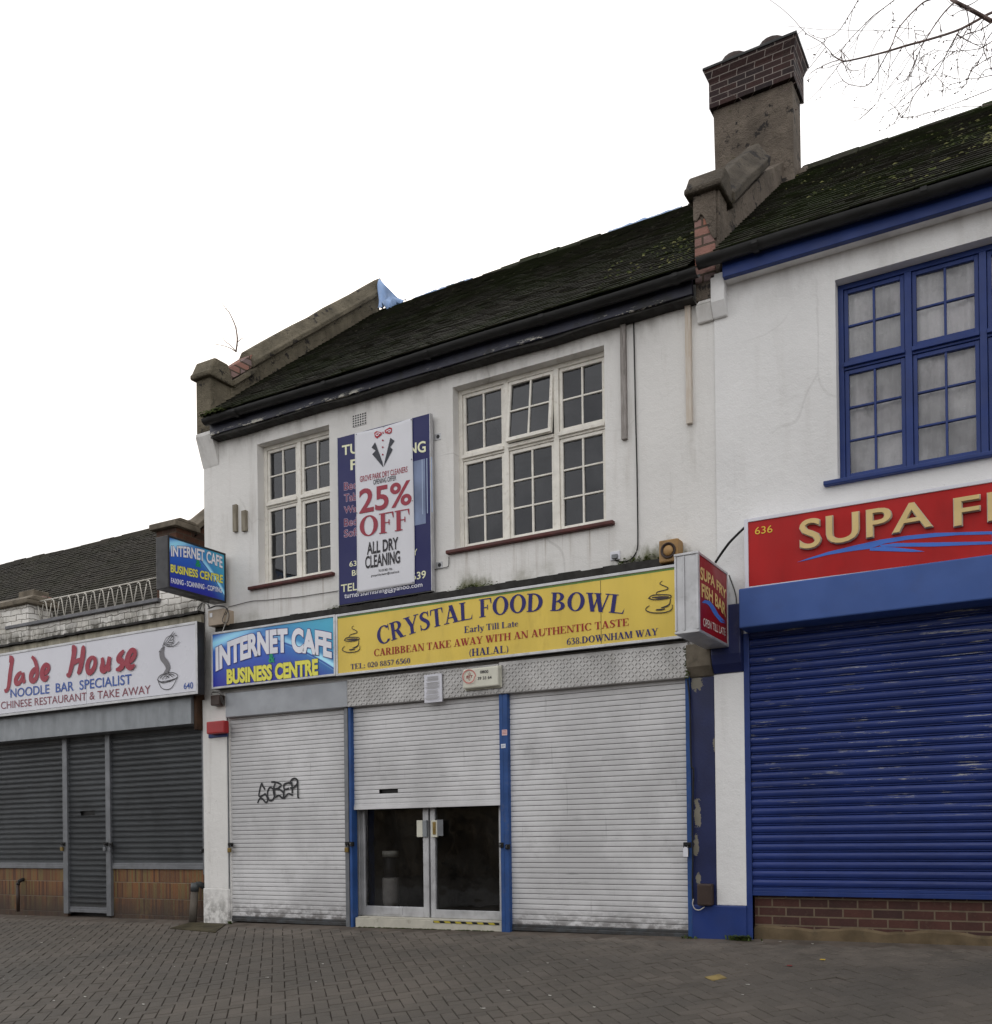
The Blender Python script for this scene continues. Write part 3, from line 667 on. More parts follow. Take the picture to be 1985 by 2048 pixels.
def slats(mb, x0, x1, z0, z1, y, pitch, prof):
    """horizontal roller slats: prof = [(dz fraction, dy)] repeated upwards"""
    n = max(1, int(round((z1-z0)/pitch))); p = (z1-z0)/n; pts = []
    for i in range(n):
        for (f, d) in prof: pts.append((z0+(i+f)*p, y+d))
    pts.append((z1, y+prof[0][1]))
    b = len(mb.v)
    for (z, yy) in pts: mb.v += [(x0, yy, z), (x1, yy, z)]
    for i in range(len(pts)-1): mb.f.append((b+2*i, b+2*i+1, b+2*i+3, b+2*i+2))
FLAT = [(0, .02), (.085, .02), (.09, 0), (.3, -.0014), (.7, -.0014), (.985, 0), (.99, .02)]
LATH = [(0, .014), (.07, .014), (.09, .002), (.16, .006), (.5, .005), (.72, .0), (.84, -.010), (.92, -.0125), (.955, -.006), (.96, .014)]
ROUND = [(0, .012), (.035, .014), (.05, .001), (.09, -.003), (.14, -.003), (.17, .001), (.185, .012), (.215, .012), (.23, .0), (.32, -.006), (.5, -.0105), (.66, -.0115), (.8, -.009), (.92, -.002), (.985, .006)]

def window(parent, x0, x1, z0, z1, ncol, ztr, y, mat, sillmat, tilt=None, curtain=False, sillx=(.1, .1), opened=0):
    wf = MB(); fw = .045; d0, d1 = y, y+.07; mw = .055
    colw = (x1-x0)/ncol
    wf.box(x0, x0+fw, d0, d1, z0, z1); wf.box(x1-fw, x1, d0, d1, z0, z1)
    wf.box(x0+fw, x1-fw, d0, d1, z1-fw, z1); wf.box(x0+fw, x1-fw, d0, d1, z0, z0+fw*.8)
    for i in range(1, ncol): wf.box(x0+i*colw-mw/2, x0+i*colw+mw/2, d0-.004, d1-.003, z0+fw*.8, z1-fw)
    for i in range(ncol):
        a = x0+i*colw+(mw/2 if i else fw); b = x0+(i+1)*colw-(mw/2 if i < ncol-1 else fw)
        wf.box(a, b, d0-.006 if False else d0+.001, d1-.004, ztr-.03, ztr+.03)
        wf.box(a, b, d0-.022, d0+.001, ztr-.008, ztr+.028)
    win = wf.build('window', mat, parent, bev=.004)
    for i in range(ncol):
        a = x0+i*colw+(mw/2 if i else fw); b = x0+(i+1)*colw-(mw/2 if i < ncol-1 else fw)
        for (lo, hi, nr) in ((z0+fw*.8, ztr-.03, 3), (ztr+.03, z1-fw, 2)):
            sb = MB(); pb = MB(); s = .033; ys0, ys1 = d0+.012, d0+.052; g = .003
            A_, B_, L_, H_ = a+g, b-g, lo+g, hi-g
            sb.box(A_, A_+s, ys0, ys1, L_, H_); sb.box(B_-s, B_, ys0, ys1, L_, H_)
            sb.box(A_+s, B_-s, ys0, ys1, L_, L_+s*1.15); sb.box(A_+s, B_-s, ys0, ys1, H_-s, H_)
            xm = (A_+B_)/2
            sb.box(xm-.0095, xm+.0095, ys0+.004, ys1-.006, L_+s*1.15, H_-s)
            hz = (H_-s)-(L_+s*1.15)
            for r in range(1, nr):
                zz = L_+s*1.15+hz*r/nr
                sb.box(A_+s, xm-.0095, ys0+.006, ys1-.008, zz-.0085, zz+.0085); sb.box(xm+.0095, B_-s, ys0+.006, ys1-.008, zz-.0085, zz+.0085)
                # lumps of putty
            prg = random.Random(int(x0*977+i*31+nr*7))
            for ci in range(2):
                for ri in range(nr):
                    px0, px1 = (A_+s*.7, xm) if ci == 0 else (xm, B_-s*.7); pz0 = L_+s*1.15+hz*ri/nr-(.008 if ri == 0 else 0); pz1 = L_+s*1.15+hz*(ri+1)/nr+(.008 if ri == nr-1 else 0)
                    tx, tz = prg.gauss(0, .0016), prg.gauss(0, .0022); yy = ys0+.021
                    pb.quad((px0, yy-tx-tz, pz0), (px1, yy+tx-tz, pz0), (px1, yy+tx+tz, pz1), (px0, yy-tx+tz, pz1))
            if tilt is not None and i == tilt and nr == 2:
                ca, sa = math.cos(rad(6.5)), math.sin(rad(6.5))
                for m_ in (sb, pb):
                    nv = []
                    for (X, Y, Z) in m_.v:
                        dy, dz = Y-ys0, Z-H_; nv.append((X+.0, ys0-.008+dy*ca+dz*sa, H_+dz*ca-dy*sa))
                    m_.v = nv
            sb.build('sash', mat, win, bev=.003); pb.build('pane', 'cglass' if curtain else 'glass', win, keep=True)
    sm = MB(); sm.box(x0-sillx[0], x1+sillx[1], y-.15, y+.06, z0-.042, z0-.004)
    so_ = sm.build('sill', sillmat, win, bev=.008)
    if curtain:
        cb = MB(); n = 160; v0 = len(cb.v)
        for i in range(n+1):
            x = x0+(x1-x0)*i/n; dy = .004*math.sin(i*.9)+.008*math.sin(i*.23+1)
            for j in range(5): cb.v.append((x, y+.085+dy*(1+.2*j)+random.uniform(-.002, .002), z0+(z1-z0)*j/4))
        for i in range(n):
            for j in range(4): a = i*5+j; cb.f.append((a, a+5, a+6, a+1))
        cb.build('net_curtain', 'curtain', win, smooth=True)
    return win
def room(parent, x0, x1, z0, z1, y, depth, mat):
    m_ = MB(); y1 = y+depth
    m_.quad((x0, y1, z0), (x1, y1, z0), (x1, y1, z1), (x0, y1, z1)); m_.quad((x0, y, z0), (x0, y1, z0), (x0, y1, z1), (x0, y, z1))
    m_.quad((x1, y, z0), (x1, y, z1), (x1, y1, z1), (x1, y1, z0)); m_.quad((x0, y, z0), (x1, y, z0), (x1, y1, z0), (x0, y1, z0)); m_.quad((x0, y, z1), (x0, y1, z1), (x1, y1, z1), (x1, y, z1))
    return m_.build('interior', mat, parent)
PITCH = rad(41.1)
def RW(k, xl, xr, yt, yb, Y=0.):
    xm, ym = (xl+xr)/2, (yt+yb)/2
    return W(k, xl, ym, Y).x, W(k, xr, ym, Y).x, W(k, xm, yb, Y).z, W(k, xm, yt, Y).z
def bxm(x0, x1, y0, y1, z0, z1): return MB().box(x0, x1, y0, y1, z0, z1)
def shear(mb, s, xc):
    mb.v = [(x, y, z+s*(x-xc)) for x, y, z in mb.v]; return mb
def slope_sweep(mb, sec, y0, y1, z0, sl, jag=0.):
    """cross-section (x, h) swept up a roof slope in the y-z plane"""
    n = len(sec); m = max(2, int((y1-y0)/.28)); b = len(mb.v)
    for i in range(m+1):
        y = y0+(y1-y0)*i/m; j = random.uniform(-jag, jag)
        for (x, h) in sec: mb.v.append((x+random.uniform(-jag, jag)*.5, y, z0+sl*(y-y0)+h*1.15+j*(.3+h*3)))
    for i in range(m):
        for q in range(n): mb.f.append((b+i*n+q, b+i*n+(q+1) % n, b+(i+1)*n+(q+1) % n, b+(i+1)*n+q))
    mb.f.append(tuple(b+q for q in range(n))); mb.f.append(tuple(b+m*n+q for q in range(n)))

def backing(parent, x0, x1, y): return bxm(x0, x1, y, y+.02, -.3, 2.7).build('interior', 'blackmetal', parent)  # black sheet added behind the shutters to stop daylight leaking through
# ================================================================== white two-storey shop building (middle)
XL, XR = -9.25, -2.784
bld = thing('shop_building', 'white rendered two-storey shop with cream windows, mossy roof and three whitish roller shutters', 'building', (-6, 0, 0))
W1 = (-8.365, -7.27, 3.877, 5.52); W2 = (-5.608, -3.877, 3.877, 5.546)
mb = MB()
wall_holes(mb, XL, XR, -.25, 5.86, 0, [W1, W2, (-8.87, -3.06, -.25, 2.62)], .14)
mb.quad((XL, 0, -.25), (XL, 6.1, -.25), (XL, 6.1, 5.86), (XL, 0, 5.86)); mb.add([(XL, 0, 5.86), (XL, 6.1, 5.86), (XL, 2.92, 8.55)], [(0, 1, 2)])
mb.quad((XL, 6.1, -.25), (XR, 6.1, -.25), (XR, 6.1, 5.86), (XL, 6.1, 5.86))
# moulded joint grooves and hairline reveals near the windows are left to the material
mb.build('wall', 'white', bld)
mb = MB(); mb.box(-9.285, -8.885, -.03, .0, .36, 2.62); mb.box(-9.29, -8.88, -.042, .0, -.2, .36)
mb.build('pilaster', 'white', bld, bev=.008)
room(bld, -8.9, -3.2, 3.5, 5.8, .2, 3., 'room'); 
window(bld, W1[0], W1[1], W1[2], W1[3], 2, 4.825, .1, 'cream', 'sill', sillx=(.13, .06))
window(bld, W2[0], W2[1], W2[2], W2[3], 3, 4.84, .1, 'cream', 'sill', tilt=1, sillx=(.08, .09))
lp = W(5, 415, 925, .75)
la = thing('pendant_lamp', 'dark pendant lamp hanging inside behind the wide cream window', 'lamp', (lp.x, .75, lp.z))
MB().lathe([(.02, lp.z+.13), (.06, lp.z+.11), (.15, lp.z-.06), (.145, lp.z-.07)], lp.x, .75, 18).build('shade', 'blackmetal', la, smooth=True)
MB().tube([(lp.x, .75, lp.z+.12), (lp.x, .75, 5.79)], .008, 6).build('flex', 'blackmetal', la)
roof = tiled_roof('roof', bld, 'rtile', -8.99, -2.93, -.25, 5.87, PITCH, 4.22, sag=.05)
# ridge tiles and strips of tarpaulin along the ridge
mb = MB(); yr = -.25+math.cos(PITCH)*4.2; zr = 5.87+math.sin(PITCH)*4.2
for i in range(20):
    x = -8.9+i*.3; dz = random.gauss(0, .012)+.012*math.sin(x*1.9+1); sec = [(-.1, -.09), (-.05, 0), (0, .025), (.05, 0), (.1, -.09)]
    b = len(mb.v)
    for xx in (x, x+.29):
        for (dy, h) in sec: mb.v.append((xx, yr+dy, zr+h+dz+.01))
    for q in range(4): mb.f.append((b+q, b+q+1, b+q+6, b+q+5))
    mb.f.append((b, b+1, b+2, b+3, b+4)); mb.f.append((b+5, b+6, b+7, b+8, b+9))
mb.build('ridge_tiles', 'rtile', roof)
def ridge(parent, mat, x0, x1, y, z, n):
    m_ = MB(); w_ = (x1-x0)/n; sec = [(-.13, -.12), (-.06, .0), (0, .03), (.06, 0), (.13, -.12)]
    for i in range(n):
        x = x0+i*w_; dz = random.gauss(0, .006)+.012*math.sin(x*1.9+1); b = len(m_.v)
        for xx in (x, x+w_-.006):
            for (dy, h) in sec: m_.v.append((xx, y+dy, z+h+dz+.012))
        for q in range(4): m_.f.append((b+q, b+q+1, b+q+6, b+q+5))
        m_.f += [(b, b+1, b+2, b+3, b+4), (b+5, b+6, b+7, b+8, b+9)]
    return m_.build('ridge_tiles', mat, parent)
# fascia, soffit, gutter
mb = MB(); mb.box(-8.98, -2.94, -.14, -.1, 5.70, 5.86); 
mb.build('fascia_board', 'navy', bld, bev=.004)
mb = MB(); n = 240; b = 0
for i in range(n+1):
    x = -8.985+6.04*i/n; dz = .007*math.sin(x*3.1)+.005*math.sin(x*7.7+1)+random.uniform(-.0025, .0025); yo = -.122+.006*math.sin(x*5.3)
    mb.v += [(x, yo, 5.7), (x, yo-.004, 5.674+dz), (x, -.005, 5.668+dz*.5)]
for i in range(n):
    for q in range(2): mb.f.append((i*3+q, i*3+q+1, i*3+q+4, i*3+q+3))
mb.build('soffit_strip', 'tar', bld)
def gutter(parent, x0, x1, y, z, r, mat):
    g = MB(); n = 9; b = len(g.v); m = int((x1-x0)/.4)+2
    for i in range(m):
        x = x0+(x1-x0)*i/(m-1); dz = .006*math.sin(x*2.1)
        for q in range(n): t = math.pi*q/(n-1); g.v.append((x, y-r*math.cos(t), z-r*math.sin(t)+dz))
    for i in range(m-1):
        for q in range(n-1): g.f.append((b+i*n+q, b+i*n+q+1, b+(i+1)*n+q+1, b+(i+1)*n+q))
    x = x0+.5
    while x < x1:
        for q in range(n-1):
            t0, t1 = math.pi*q/(n-1), math.pi*(q+1)/(n-1); R = r+.008
            g.quad((x, y-R*math.cos(t0), z-R*math.sin(t0)), (x+.05, y-R*math.cos(t0), z-R*math.sin(t0)), (x+.05, y-R*math.cos(t1), z-R*math.sin(t1)), (x, y-R*math.cos(t1), z-R*math.sin(t1)))
        x += 1.35
    return g.build('gutter', mat, parent, smooth=True)
gutter(bld, -8.98, -2.86, -.205, 5.85, .06, 'black')
# left party wall: pier, corbel, broken coping
mb = MB(); mb.box(-9.25, -9.01, -.1, .34, 5.785, 6.43); mb.box(-9.25, -9.01, .0, .34, 5.4, 5.784)
mb.prism([(.2, 5.5), (.2, 6.43), (.4, 6.68), (3.0, 8.95), (3.0, 5.5)], -9.235, -8.995, 'x')
par = mb.build('parapet', 'cement', bld, bev=.01)
mb = MB(); mb.prism([(-.155, 6.42), (.26, 6.42), (.26, 6.47), (.2, 6.50), (.14, 6.66), (-.06, 6.66), (-.13, 6.5), (-.155, 6.47)], -9.295, -8.965, 'x')
mb.build('pier_cap', 'cement', par, bev=.02)
mb = MB(); slope_sweep(mb, [(-9.28, 0), (-8.94, 0), (-8.935, .06), (-8.97, .085), (-9.05, .2), (-9.16, .2), (-9.25, .085), (-9.28, .06)], .52, 3.08, 6.79, .872, .01)
mb.build('coping', 'cement', par, bev=.01)
mb = MB(); slope_sweep(mb, [(-9.25, 0), (-8.93, 0), (-8.93, .05), (-9.25, .05)], .2, .56, 6.43, .872, .012); mb.build('coping', 'cement', par)
mb = MB(); slope_sweep(mb, [(-9.22, .03), (-8.99, .03), (-9.0, .16), (-9.2, .16)], .18, .54, 6.46, .872, .02); mb.build('exposed_brick', 'oldbrick', par)
mb = MB(); mb.prism([(-.104, 5.783), (-.11, 5.74), (-.012, 5.43), (-.001, 5.40), (-.001, 5.783)], -9.258, -8.992, 'x'); mb.build('corbel', 'white', bld, bev=.012)
# shop front: shutter boxes, rails, shutters
SH = -.007
x0, x1, z0, z1 = RW(10, 192, 1118, 0, 1, -.05); 
mb = shear(bxm(-8.875, -7.013, -.05, .1, 2.372, 2.66), SH, -7.95); mb.build('shutter_box', 'galvbox', bld, bev=.008)
mb = shear(bxm(-7.01, -5.062, -.052, .1, 2.357, 2.66), SH, -6.0); bx2 = mb.build('shutter_box', 'tread', bld, bev=.006)
mb = shear(bxm(-5.058, -3.055, -.056, .1, 2.342, 2.66), SH, -4.1); bx3 = mb.build('shutter_box', 'tread', bld, bev=.006)
def treads(parent, x0, x1, y, z0, z1, xc):
    m_ = MB(); st = .036; i = 0; x = x0+.02
    while x < x1-.015:
        j = 0; z = z0+.018
        while z < z1-.01:
            s = 1 if (i+j) % 2 else -1; L, w_ = .0195, .0045
            d = Vector((s*.707, .707)); nn = Vector((-d.y, d.x)); cc = Vector((x, z)); q = [cc+d*L, cc+nn*w_, cc-d*L, cc-nn*w_]
            m_.add([(p.x, y-.0006, p.y) for p in q]+[((cc+d*L*.5).x, y-.0075, (cc+d*L*.5).y), ((cc-d*L*.5).x, y-.0075, (cc-d*L*.5).y)],
                   [(0, 1, 4), (1, 2, 5, 4), (2, 3, 5), (3, 0, 4, 5)]); z += st; j += 1
        x += st; i += 1
    shear(m_, SH, xc); return m_.build('tread_pattern', 'tread', parent)
treads(bx2, -7.01, -5.062, -.052, 2.357, 2.655, -6.0); treads(bx3, -5.058, -3.055, -.056, 2.342, 2.655, -4.1)
def shutter(parent, x0, x1, z0, z1, y, pitch, prof, mat, barmat=None, bar=.06, slot=None):
    m_ = MB()
    if slot:
        a, b, cc, d = slot
        slats(m_, x0, x1, z0, cc, y, pitch, prof); slats(m_, x0, a, cc, d, y, pitch, prof); slats(m_, b, x1, cc, d, y, pitch, prof); slats(m_, x0, x1, d, z1, y, pitch, prof)
    else: slats(m_, x0, x1, z0, z1, y, pitch, prof)
    sh = m_.build('roller_shutter', mat, parent)
    bm_ = bxm(x0, x1, y-.012, y+.02, z0-bar, z0-bar*.4); bm_.box(x0, x1, y-.006, y+.02, z0-bar*.4, z0+.002)
    bm_.build('bottom_bar', barmat or mat, sh, bev=.004)
    if slot: bxm(slot[0]-.005, slot[1]+.005, y+.03, y+.05, slot[2]-.01, slot[3]+.01).build('letter_slot', 'blackmetal', sh)
    return sh
xs1 = (W(10, 230, 1400, .02).x, W(10, 1118, 1400, .02).x)
shutter(bld, xs1[0], xs1[1], .035, 2.40, .02, .0505, FLAT, 'sh_white', 'sh_dark')
xsm = (W(12, 228, 300, .02).x, W(12, 1622, 300, .02).x)
a, b, cc, d = RW(12, 470, 648, 478, 508, .02)
shutter(bld, xsm[0], xsm[1], 1.305, 2.40, .02, .0505, FLAT, 'sh_white', 'sh_white', slot=(a, b, cc, cc+.044))
xs3 = (W(12, 1708, 300, .02).x, W(9, 98, 300, .02).x)
shutter(bld, xs3[0], xs3[1], .06, 2.40, .02, .0505, FLAT, 'sh_white', 'sh_dark')
mb = bxm(xs1[0]-.05, xs1[0]+.004, -.02, .06, -.07, 2.4); mb.build('guide_rail', 'galvd', bld, bev=.004)
mb = bxm(xs1[1]-.004, W(10, 1136, 1400, 0).x, -.018, .06, -.05, 2.37); mb.build('guide_rail', 'galvd', bld, bev=.004)
mb = bxm(W(10, 1137, 1400, -.02).x, xsm[0]+.006, -.03, .06, -.06, 2.37); mb.build('guide_rail', 'bpost', bld, bev=.004)
p2 = (W(12, 1625, 800, -.02).x, W(12, 1663, 800, -.02).x, W(12, 1705, 800, -.02).x)
mb = bxm(p2[0], p2[1]-.002, -.03, .06, -.06, 2.35); mb.build('guide_rail', 'bpost', bld, bev=.004)
mb = bxm(p2[1], p2[2], -.033, .06, -.06, 2.35); mb.build('guide_rail', 'bpost', bld, bev=.004)
mb = bxm(W(9, 100, 500, -.02).x, W(9, 128, 500, -.02).x, -.03, .06, -.06, 2.36); mb.build('guide_rail', 'bpost', bld, bev=.004)
# glazed doors in the middle bay
YD = .13
room(bld, -7.0, -5.1, -.1, 2.5, .25, 3.5, 'dimroom')
def glass_door(xa, xb, xga, xgb, zb, zg, zt, hinge):
    m_ = MB(); m_.box(xa, xga, YD, YD+.05, zb, zt); m_.box(xgb, xb, YD, YD+.05, zb, zt); m_.box(xga, xgb, YD, YD+.05, zb, zg); m_.box(xga, xgb, YD, YD+.05, zt-.1, zt)
    dr = m_.build('glass_door', 'alu', bld, bev=.004)
    g = MB(); g.quad((xga-.01, YD+.025, zg-.01), (xgb+.01, YD+.025, zg-.01), (xgb+.01, YD+.025, zt-.09), (xga-.01, YD+.025, zt-.09)); g.build('pane', 'dglass', dr, keep=True)
    return dr
zb = .085; zg = W(12, 900, 1592, YD).z
dl = glass_door(W(12, 288, 1100, YD).x, W(12, 938, 1100, YD).x, W(12, 328, 1100, YD).x, W(12, 886, 1100, YD).x, zb, zg, 2.02, 0)
drr = glass_door(W(12, 956, 1100, YD).x, W(12, 1632, 1100, YD).x, W(12, 1000, 1100, YD).x, W(12, 1608, 1100, YD).x, zb, zg-.02, 2.02, 1)
mb = bxm(W(12, 262, 1100, YD).x, W(12, 286, 1100, YD).x, YD-.01, YD+.06, .08, 2.1); mb.box(W(12, 640, 1100, YD).x-.6, W(12, 1632, 1100, YD).x+.02, YD-.01, YD+.06, 2.025, 2.1); mb.build('door_frame', 'alu', bld, bev=.003)
a, b, cc, d = RW(12, 822, 878, 764, 924, YD-.03); bxm(a, b, YD-.026, YD, cc, d).build('handle_plate', 'cream_pl', dl, bev=.004)
a, b, cc, d = RW(12, 880, 918, 764, 924, YD-.03); bxm(a, b, YD-.03, YD, cc, d).build('handle_plate', 'galv', dl, bev=.004)
a, b, cc, d = RW(12, 958, 1018, 762, 925, YD-.03); bxm(a, b, YD-.024, YD, cc, d).build('handle_plate', 'cream_pl', drr, bev=.004)
a, b, cc, d = RW(12, 972, 1002, 780, 900, YD-.036); hp = bxm(a, b, YD-.03, YD-.0245, cc, d).build('lock_plate', 'brass', drr, bev=.006)
a, b, cc, d = RW(12, 1020, 1076, 758, 912, YD-.03); bxm(a, b, YD-.03, YD-.026, cc, d).build('plate_reflection', 'galvd', drr)  # grey plate modelled in place of the reflection in the door glass
a, b, cc, d = RW(12, 510, 692, 1592, 1660, YD); m_ = bxm(a, b, YD-.008, YD, cc, d); m_.build('letter_plate', 'alu', dl, bev=.003)
mb = MB(); sx0, sx1 = W(12, 244, 1750, -.01).x, W(12, 1634, 1750, -.01).x
mb.box(sx0, sx1, -.012, .3, -.15, .072); mb.box(sx0, sx1, .02, .3, .0725, .083); mb.build('door_step', 'stepw', bld, bev=.01)
pl = Plane('y', -.012)
st = MB(); ta, tb = W(12, 985, 1720, -.012).x, W(12, 1612, 1750, -.012).x
hz = thing('hazard_tape', 'strip of yellow and black hazard tape along the edge of the white door step', 'tape', ((ta+tb)/2, -.012, .06))
bxm(ta, tb, -.016, -.0125, .048, .0715).build('tape_strip', 'blackmetal', hz)
n = 12
for i in range(0, n, 2):
    xa = ta+(tb-ta)*i/n; wd_ = (tb-ta)/n*1.05; st.add([(xa, -.0185, .0695), (xa+wd_, -.0185, .0695), (xa+wd_+.02, -.0185, .049), (xa+.02, -.0185, .049)], [(0, 1, 2, 3)])
st.build('stripes', flat(172, 158, 62), hz)
# pale dispenser standing inside behind the left door glass
px = W(12, 580, 1400, .45)
bn = thing('water_dispenser', 'pale rounded water dispenser inside, seen dimly behind the left door glass', 'dispenser', (px.x, .45, .1))
za, zb_ = W(12, 580, 1540, .45).z, W(12, 580, 1310, .45).z; R_ = (W(12, 640, 1400, .45).x-W(12, 515, 1400, .45).x)/2
MB().lathe([(R_*.8, za-.05), (R_*.95, za), (R_, za+.03), (R_, zb_-.02), (R_*.96, zb_)], px.x, .45, 22).build('body', 'green_bin', bn, smooth=True)
MB().lathe([(R_*.72, zb_+.002), (R_*.8, zb_+.1), (R_*.78, zb_+.3)], px.x, .45, 22).build('bottle', 'signback', bn, smooth=True)
zc = W(12, 580, 1130, .45).z; MB().lathe([(R_*.98, zb_+.302), (R_*1.0, zc+.02), (R_*.7, zc+.04)], px.x, .45, 22).build('lid', 'cream_pl', bn, smooth=True)

# ================================================================== fish bar building (right)
fb = thing('fish_bar_building', 'white two-storey shop with blue window, blue eaves board and tall blue roller shutter', 'building', (0, 0, 0))
XE = 3.4
W3 = (-1.722, -.03, 3.868, 5.54); W4 = (.75, 2.44, 3.868, 5.54)
mb = MB(); wall_holes(mb, XR+.001, XE, -.25, 5.9, -.012, [W3, W4, (-2.50, 2.7, -.25, 2.75)], .14)
mb.quad((XE, 0, -.25), (XE, 0, 5.9), (XE, 5.3, 5.9), (XE, 5.3, -.25)); mb.quad((XR, 5.3, -.25), (XE, 5.3, -.25), (XE, 5.3, 5.9), (XR, 5.3, 5.9))
mb.build('wall', 'white2', fb)
room(fb, -2.4, 3.2, 3.5, 5.8, .4, 2.5, 'room')
window(fb, W3[0], W3[1], W3[2], W3[3], 3, 4.845, .085, 'blue', 'blue', curtain=True, sillx=(.11, .11))
window(fb, W4[0], W4[1], W4[2], W4[3], 3, 4.845, .085, 'blue', 'blue', curtain=True, sillx=(.11, .11))
roof2 = tiled_roof('roof', fb, 'rtile2', -2.70, XE+.1, -.25, 5.93, PITCH, 3.5, sag=-.0)
ridge(roof2, 'rtile2', -2.56, XE+.1, -.25+math.cos(PITCH)*3.5, 5.93+math.sin(PITCH)*3.5, 20)
bxm(-2.655, XE, -.155, -.1, 5.755, 5.93).build('fascia_board', 'blue', fb, bev=.004)
gutter(fb, -2.855, XE, -.215, 5.915, .065, 'black')
mb = MB(); mb.box(-2.655, XE, -.1, -.0125, 5.758, 5.77); mb.build('soffit', 'white2', fb)
# middle party wall with spalled pier, coping, chimney
mb = MB(); mb.prism([(.1, 5.5), (.1, 6.48), (.18, 6.55), (1.42, 7.68), (2.03, 8.15), (2.03, 5.5)], -2.925, -2.695, 'x'); mb.box(-2.925, -2.695, -.09, .12, 5.65, 6.58)
par2 = mb.build('parapet', 'cement2', fb, bev=.008)
mb = MB(); mb.box(-2.928, -2.735, -.1, .0, 5.80, 6.36); mb.box(-2.93, -2.786, -.06, .0, 5.64, 5.799); mb.build('exposed_brick', 'oldbrick', par2, bev=.012)
mb = MB(); rp = [(-2.932, 6.36), (-2.9, 6.345), (-2.86, 6.40), (-2.83, 6.36), (-2.80, 6.27), (-2.775, 6.2), (-2.74, 6.14), (-2.722, 6.15), (-2.722, 6.585), (-2.932, 6.585)]
mb.prism(rp, -.112, -.085, 'y'); mb.build('render_patch', 'cement2', par2, bev=.006)
mb = MB(); mb.prism([(-.17, 6.57), (.22, 6.57), (.22, 6.62), (.16, 6.65), (.1, 6.8), (-.04, 6.8), (-.13, 6.65), (-.17, 6.62)], -3.0, -2.655, 'x'); mb.build('pier_cap', 'capstone', par2, bev=.02)
mb = MB(); slope_sweep(mb, [(-2.96, 0), (-2.64, 0), (-2.635, .09), (-2.68, .12), (-2.76, .24), (-2.88, .24), (-2.95, .1)], .14, 1.36, 6.575, .9, .02); mb.build('coping', 'capstone', par2, bev=.012)
mb = MB(); mb.prism([(-.08, 5.62), (-.03, 5.485), (.0, 5.485), (.0, 5.62)], -2.934, -2.788, 'x'); mb.prism([(-2.934, 5.62), (-2.9, 5.655), (-2.89, 5.71), (-2.85, 5.7), (-2.83, 5.75), (-2.788, 5.78), (-2.788, 5.62)], -.08, 0, 'y'); mb.build('corbel', 'white', par2, bev=.008)
mb = MB(); mb.prism([(-.1, 5.84), (-.1, 5.60), (-.04, 5.485), (.0, 5.485), (.0, 5.84)], -2.784, -2.657, 'x'); mb.build('corbel', 'white2', par2, bev=.008)
ch = MB(); ch.prism([(-3.44, 6.9), (-2.575, 6.9), (-2.585, 8.985), (-3.475, 8.985)], 2.03, 2.36, 'y')
chim = ch.build('chimney', 'cement2', roof2, bev=.012)
mb = MB(); mb.box(-3.505, -2.555, 1.985, 2.405, 8.985, 9.265)
b = len(mb.v); mb.v += [(-3.505, 1.985, 9.265), (-2.555, 1.985, 9.265), (-2.555, 2.405, 9.265), (-3.505, 2.405, 9.265), (-3.55, 1.94, 9.39), (-2.515, 1.94, 9.39), (-2.515, 2.45, 9.39), (-3.55, 2.45, 9.39)]
mb.f += [(b, b+1, b+5, b+4), (b+1, b+2, b+6, b+5), (b+2, b+3, b+7, b+6), (b+3, b, b+4, b+7)]
mb.build('chimney_head', 'chbrick', chim)
bxm(-3.56, -2.505, 1.93, 2.46, 9.39, 9.42).build('cap_slab', 'black', chim, bev=.006)
for (kx, ky) in ((470, 283), (790, 152)):
    p = W(14, kx, ky, 2.15); MB().lathe([(.2, 9.415), (.175, 9.5), (.165, p.z-.075), (.13, p.z-.055)], p.x, 2.19, 18).build('chimney_pot', 'terracotta', chim, smooth=True)
mb = MB(); mb.prism([(1.78, 7.5), (1.95, 7.86), (2.03, 8.05), (2.03, 7.5)], -2.72, -2.56, 'x'); mb.build('mortar_fillet', 'cement2', chim, bev=.02)
mb = MB(); mb.prism([(2.0, 7.8), (2.2, 8.12), (2.4, 8.3), (2.4, 7.8)], -2.58, -2.49, 'x'); mb.build('mortar_fillet', 'cement2', chim, bev=.02)
# shop front
x0, x1, z0, z1 = RW(8, 410, 411, 0, 1, -.25)
bxm(-2.516, 2.75, -.25, .1, 2.676, 3.012).build('shutter_box', 'blue2', fb, bev=.012)
shutter(fb, -2.502, 2.65, .455, 2.70, .0, .0775, ROUND, 'sh_blue', 'blue', bar=.065)
bxm(-2.554, -2.5, -.024, .08, -.06, 2.676).build('guide_rail', 'blue', fb, bev=.006)
bxm(2.65, 2.74, -.05, .08, -.06, 2.676).build('guide_rail', 'blue', fb, bev=.006)
mb = MB(); mb.quad((-2.5, .045, .1), (2.66, .045, .1), (2.66, .045, .6), (-2.5, .045, .6)); mb.build('brick_plinth', 'redbrick', fb)
mb = MB(); n = 60; b = 0
for i in range(n+1):
    x = -2.502+5.162*i/n; t = .12+.012*math.sin(i*.8)+random.uniform(-.008, .008); mb.v += [(x, .02, -.15), (x, .022, t-.02), (x, .044, t)]
for i in range(n):
    for q in range(2): mb.f.append((i*3+q, i*3+q+1, i*3+q+4, i*3+q+3))
mb.build('cement_skirting', paint('muddy cement skirting', c(104, 90, 70, .85), .9, 0, .25, 5, .6, 40, .2, .5), fb)
a, b, cc, d = RW(9, 131, 272, 200, 1190, -.02)
bxm(a, b, -.02, 0, .28, 2.33).build('pilaster', m_pilaster(), fb, bev=.006)
bxm(b+.001, -2.55, -.024, 0, .3, 2.34).build('pilaster', 'white2', fb, bev=.006)
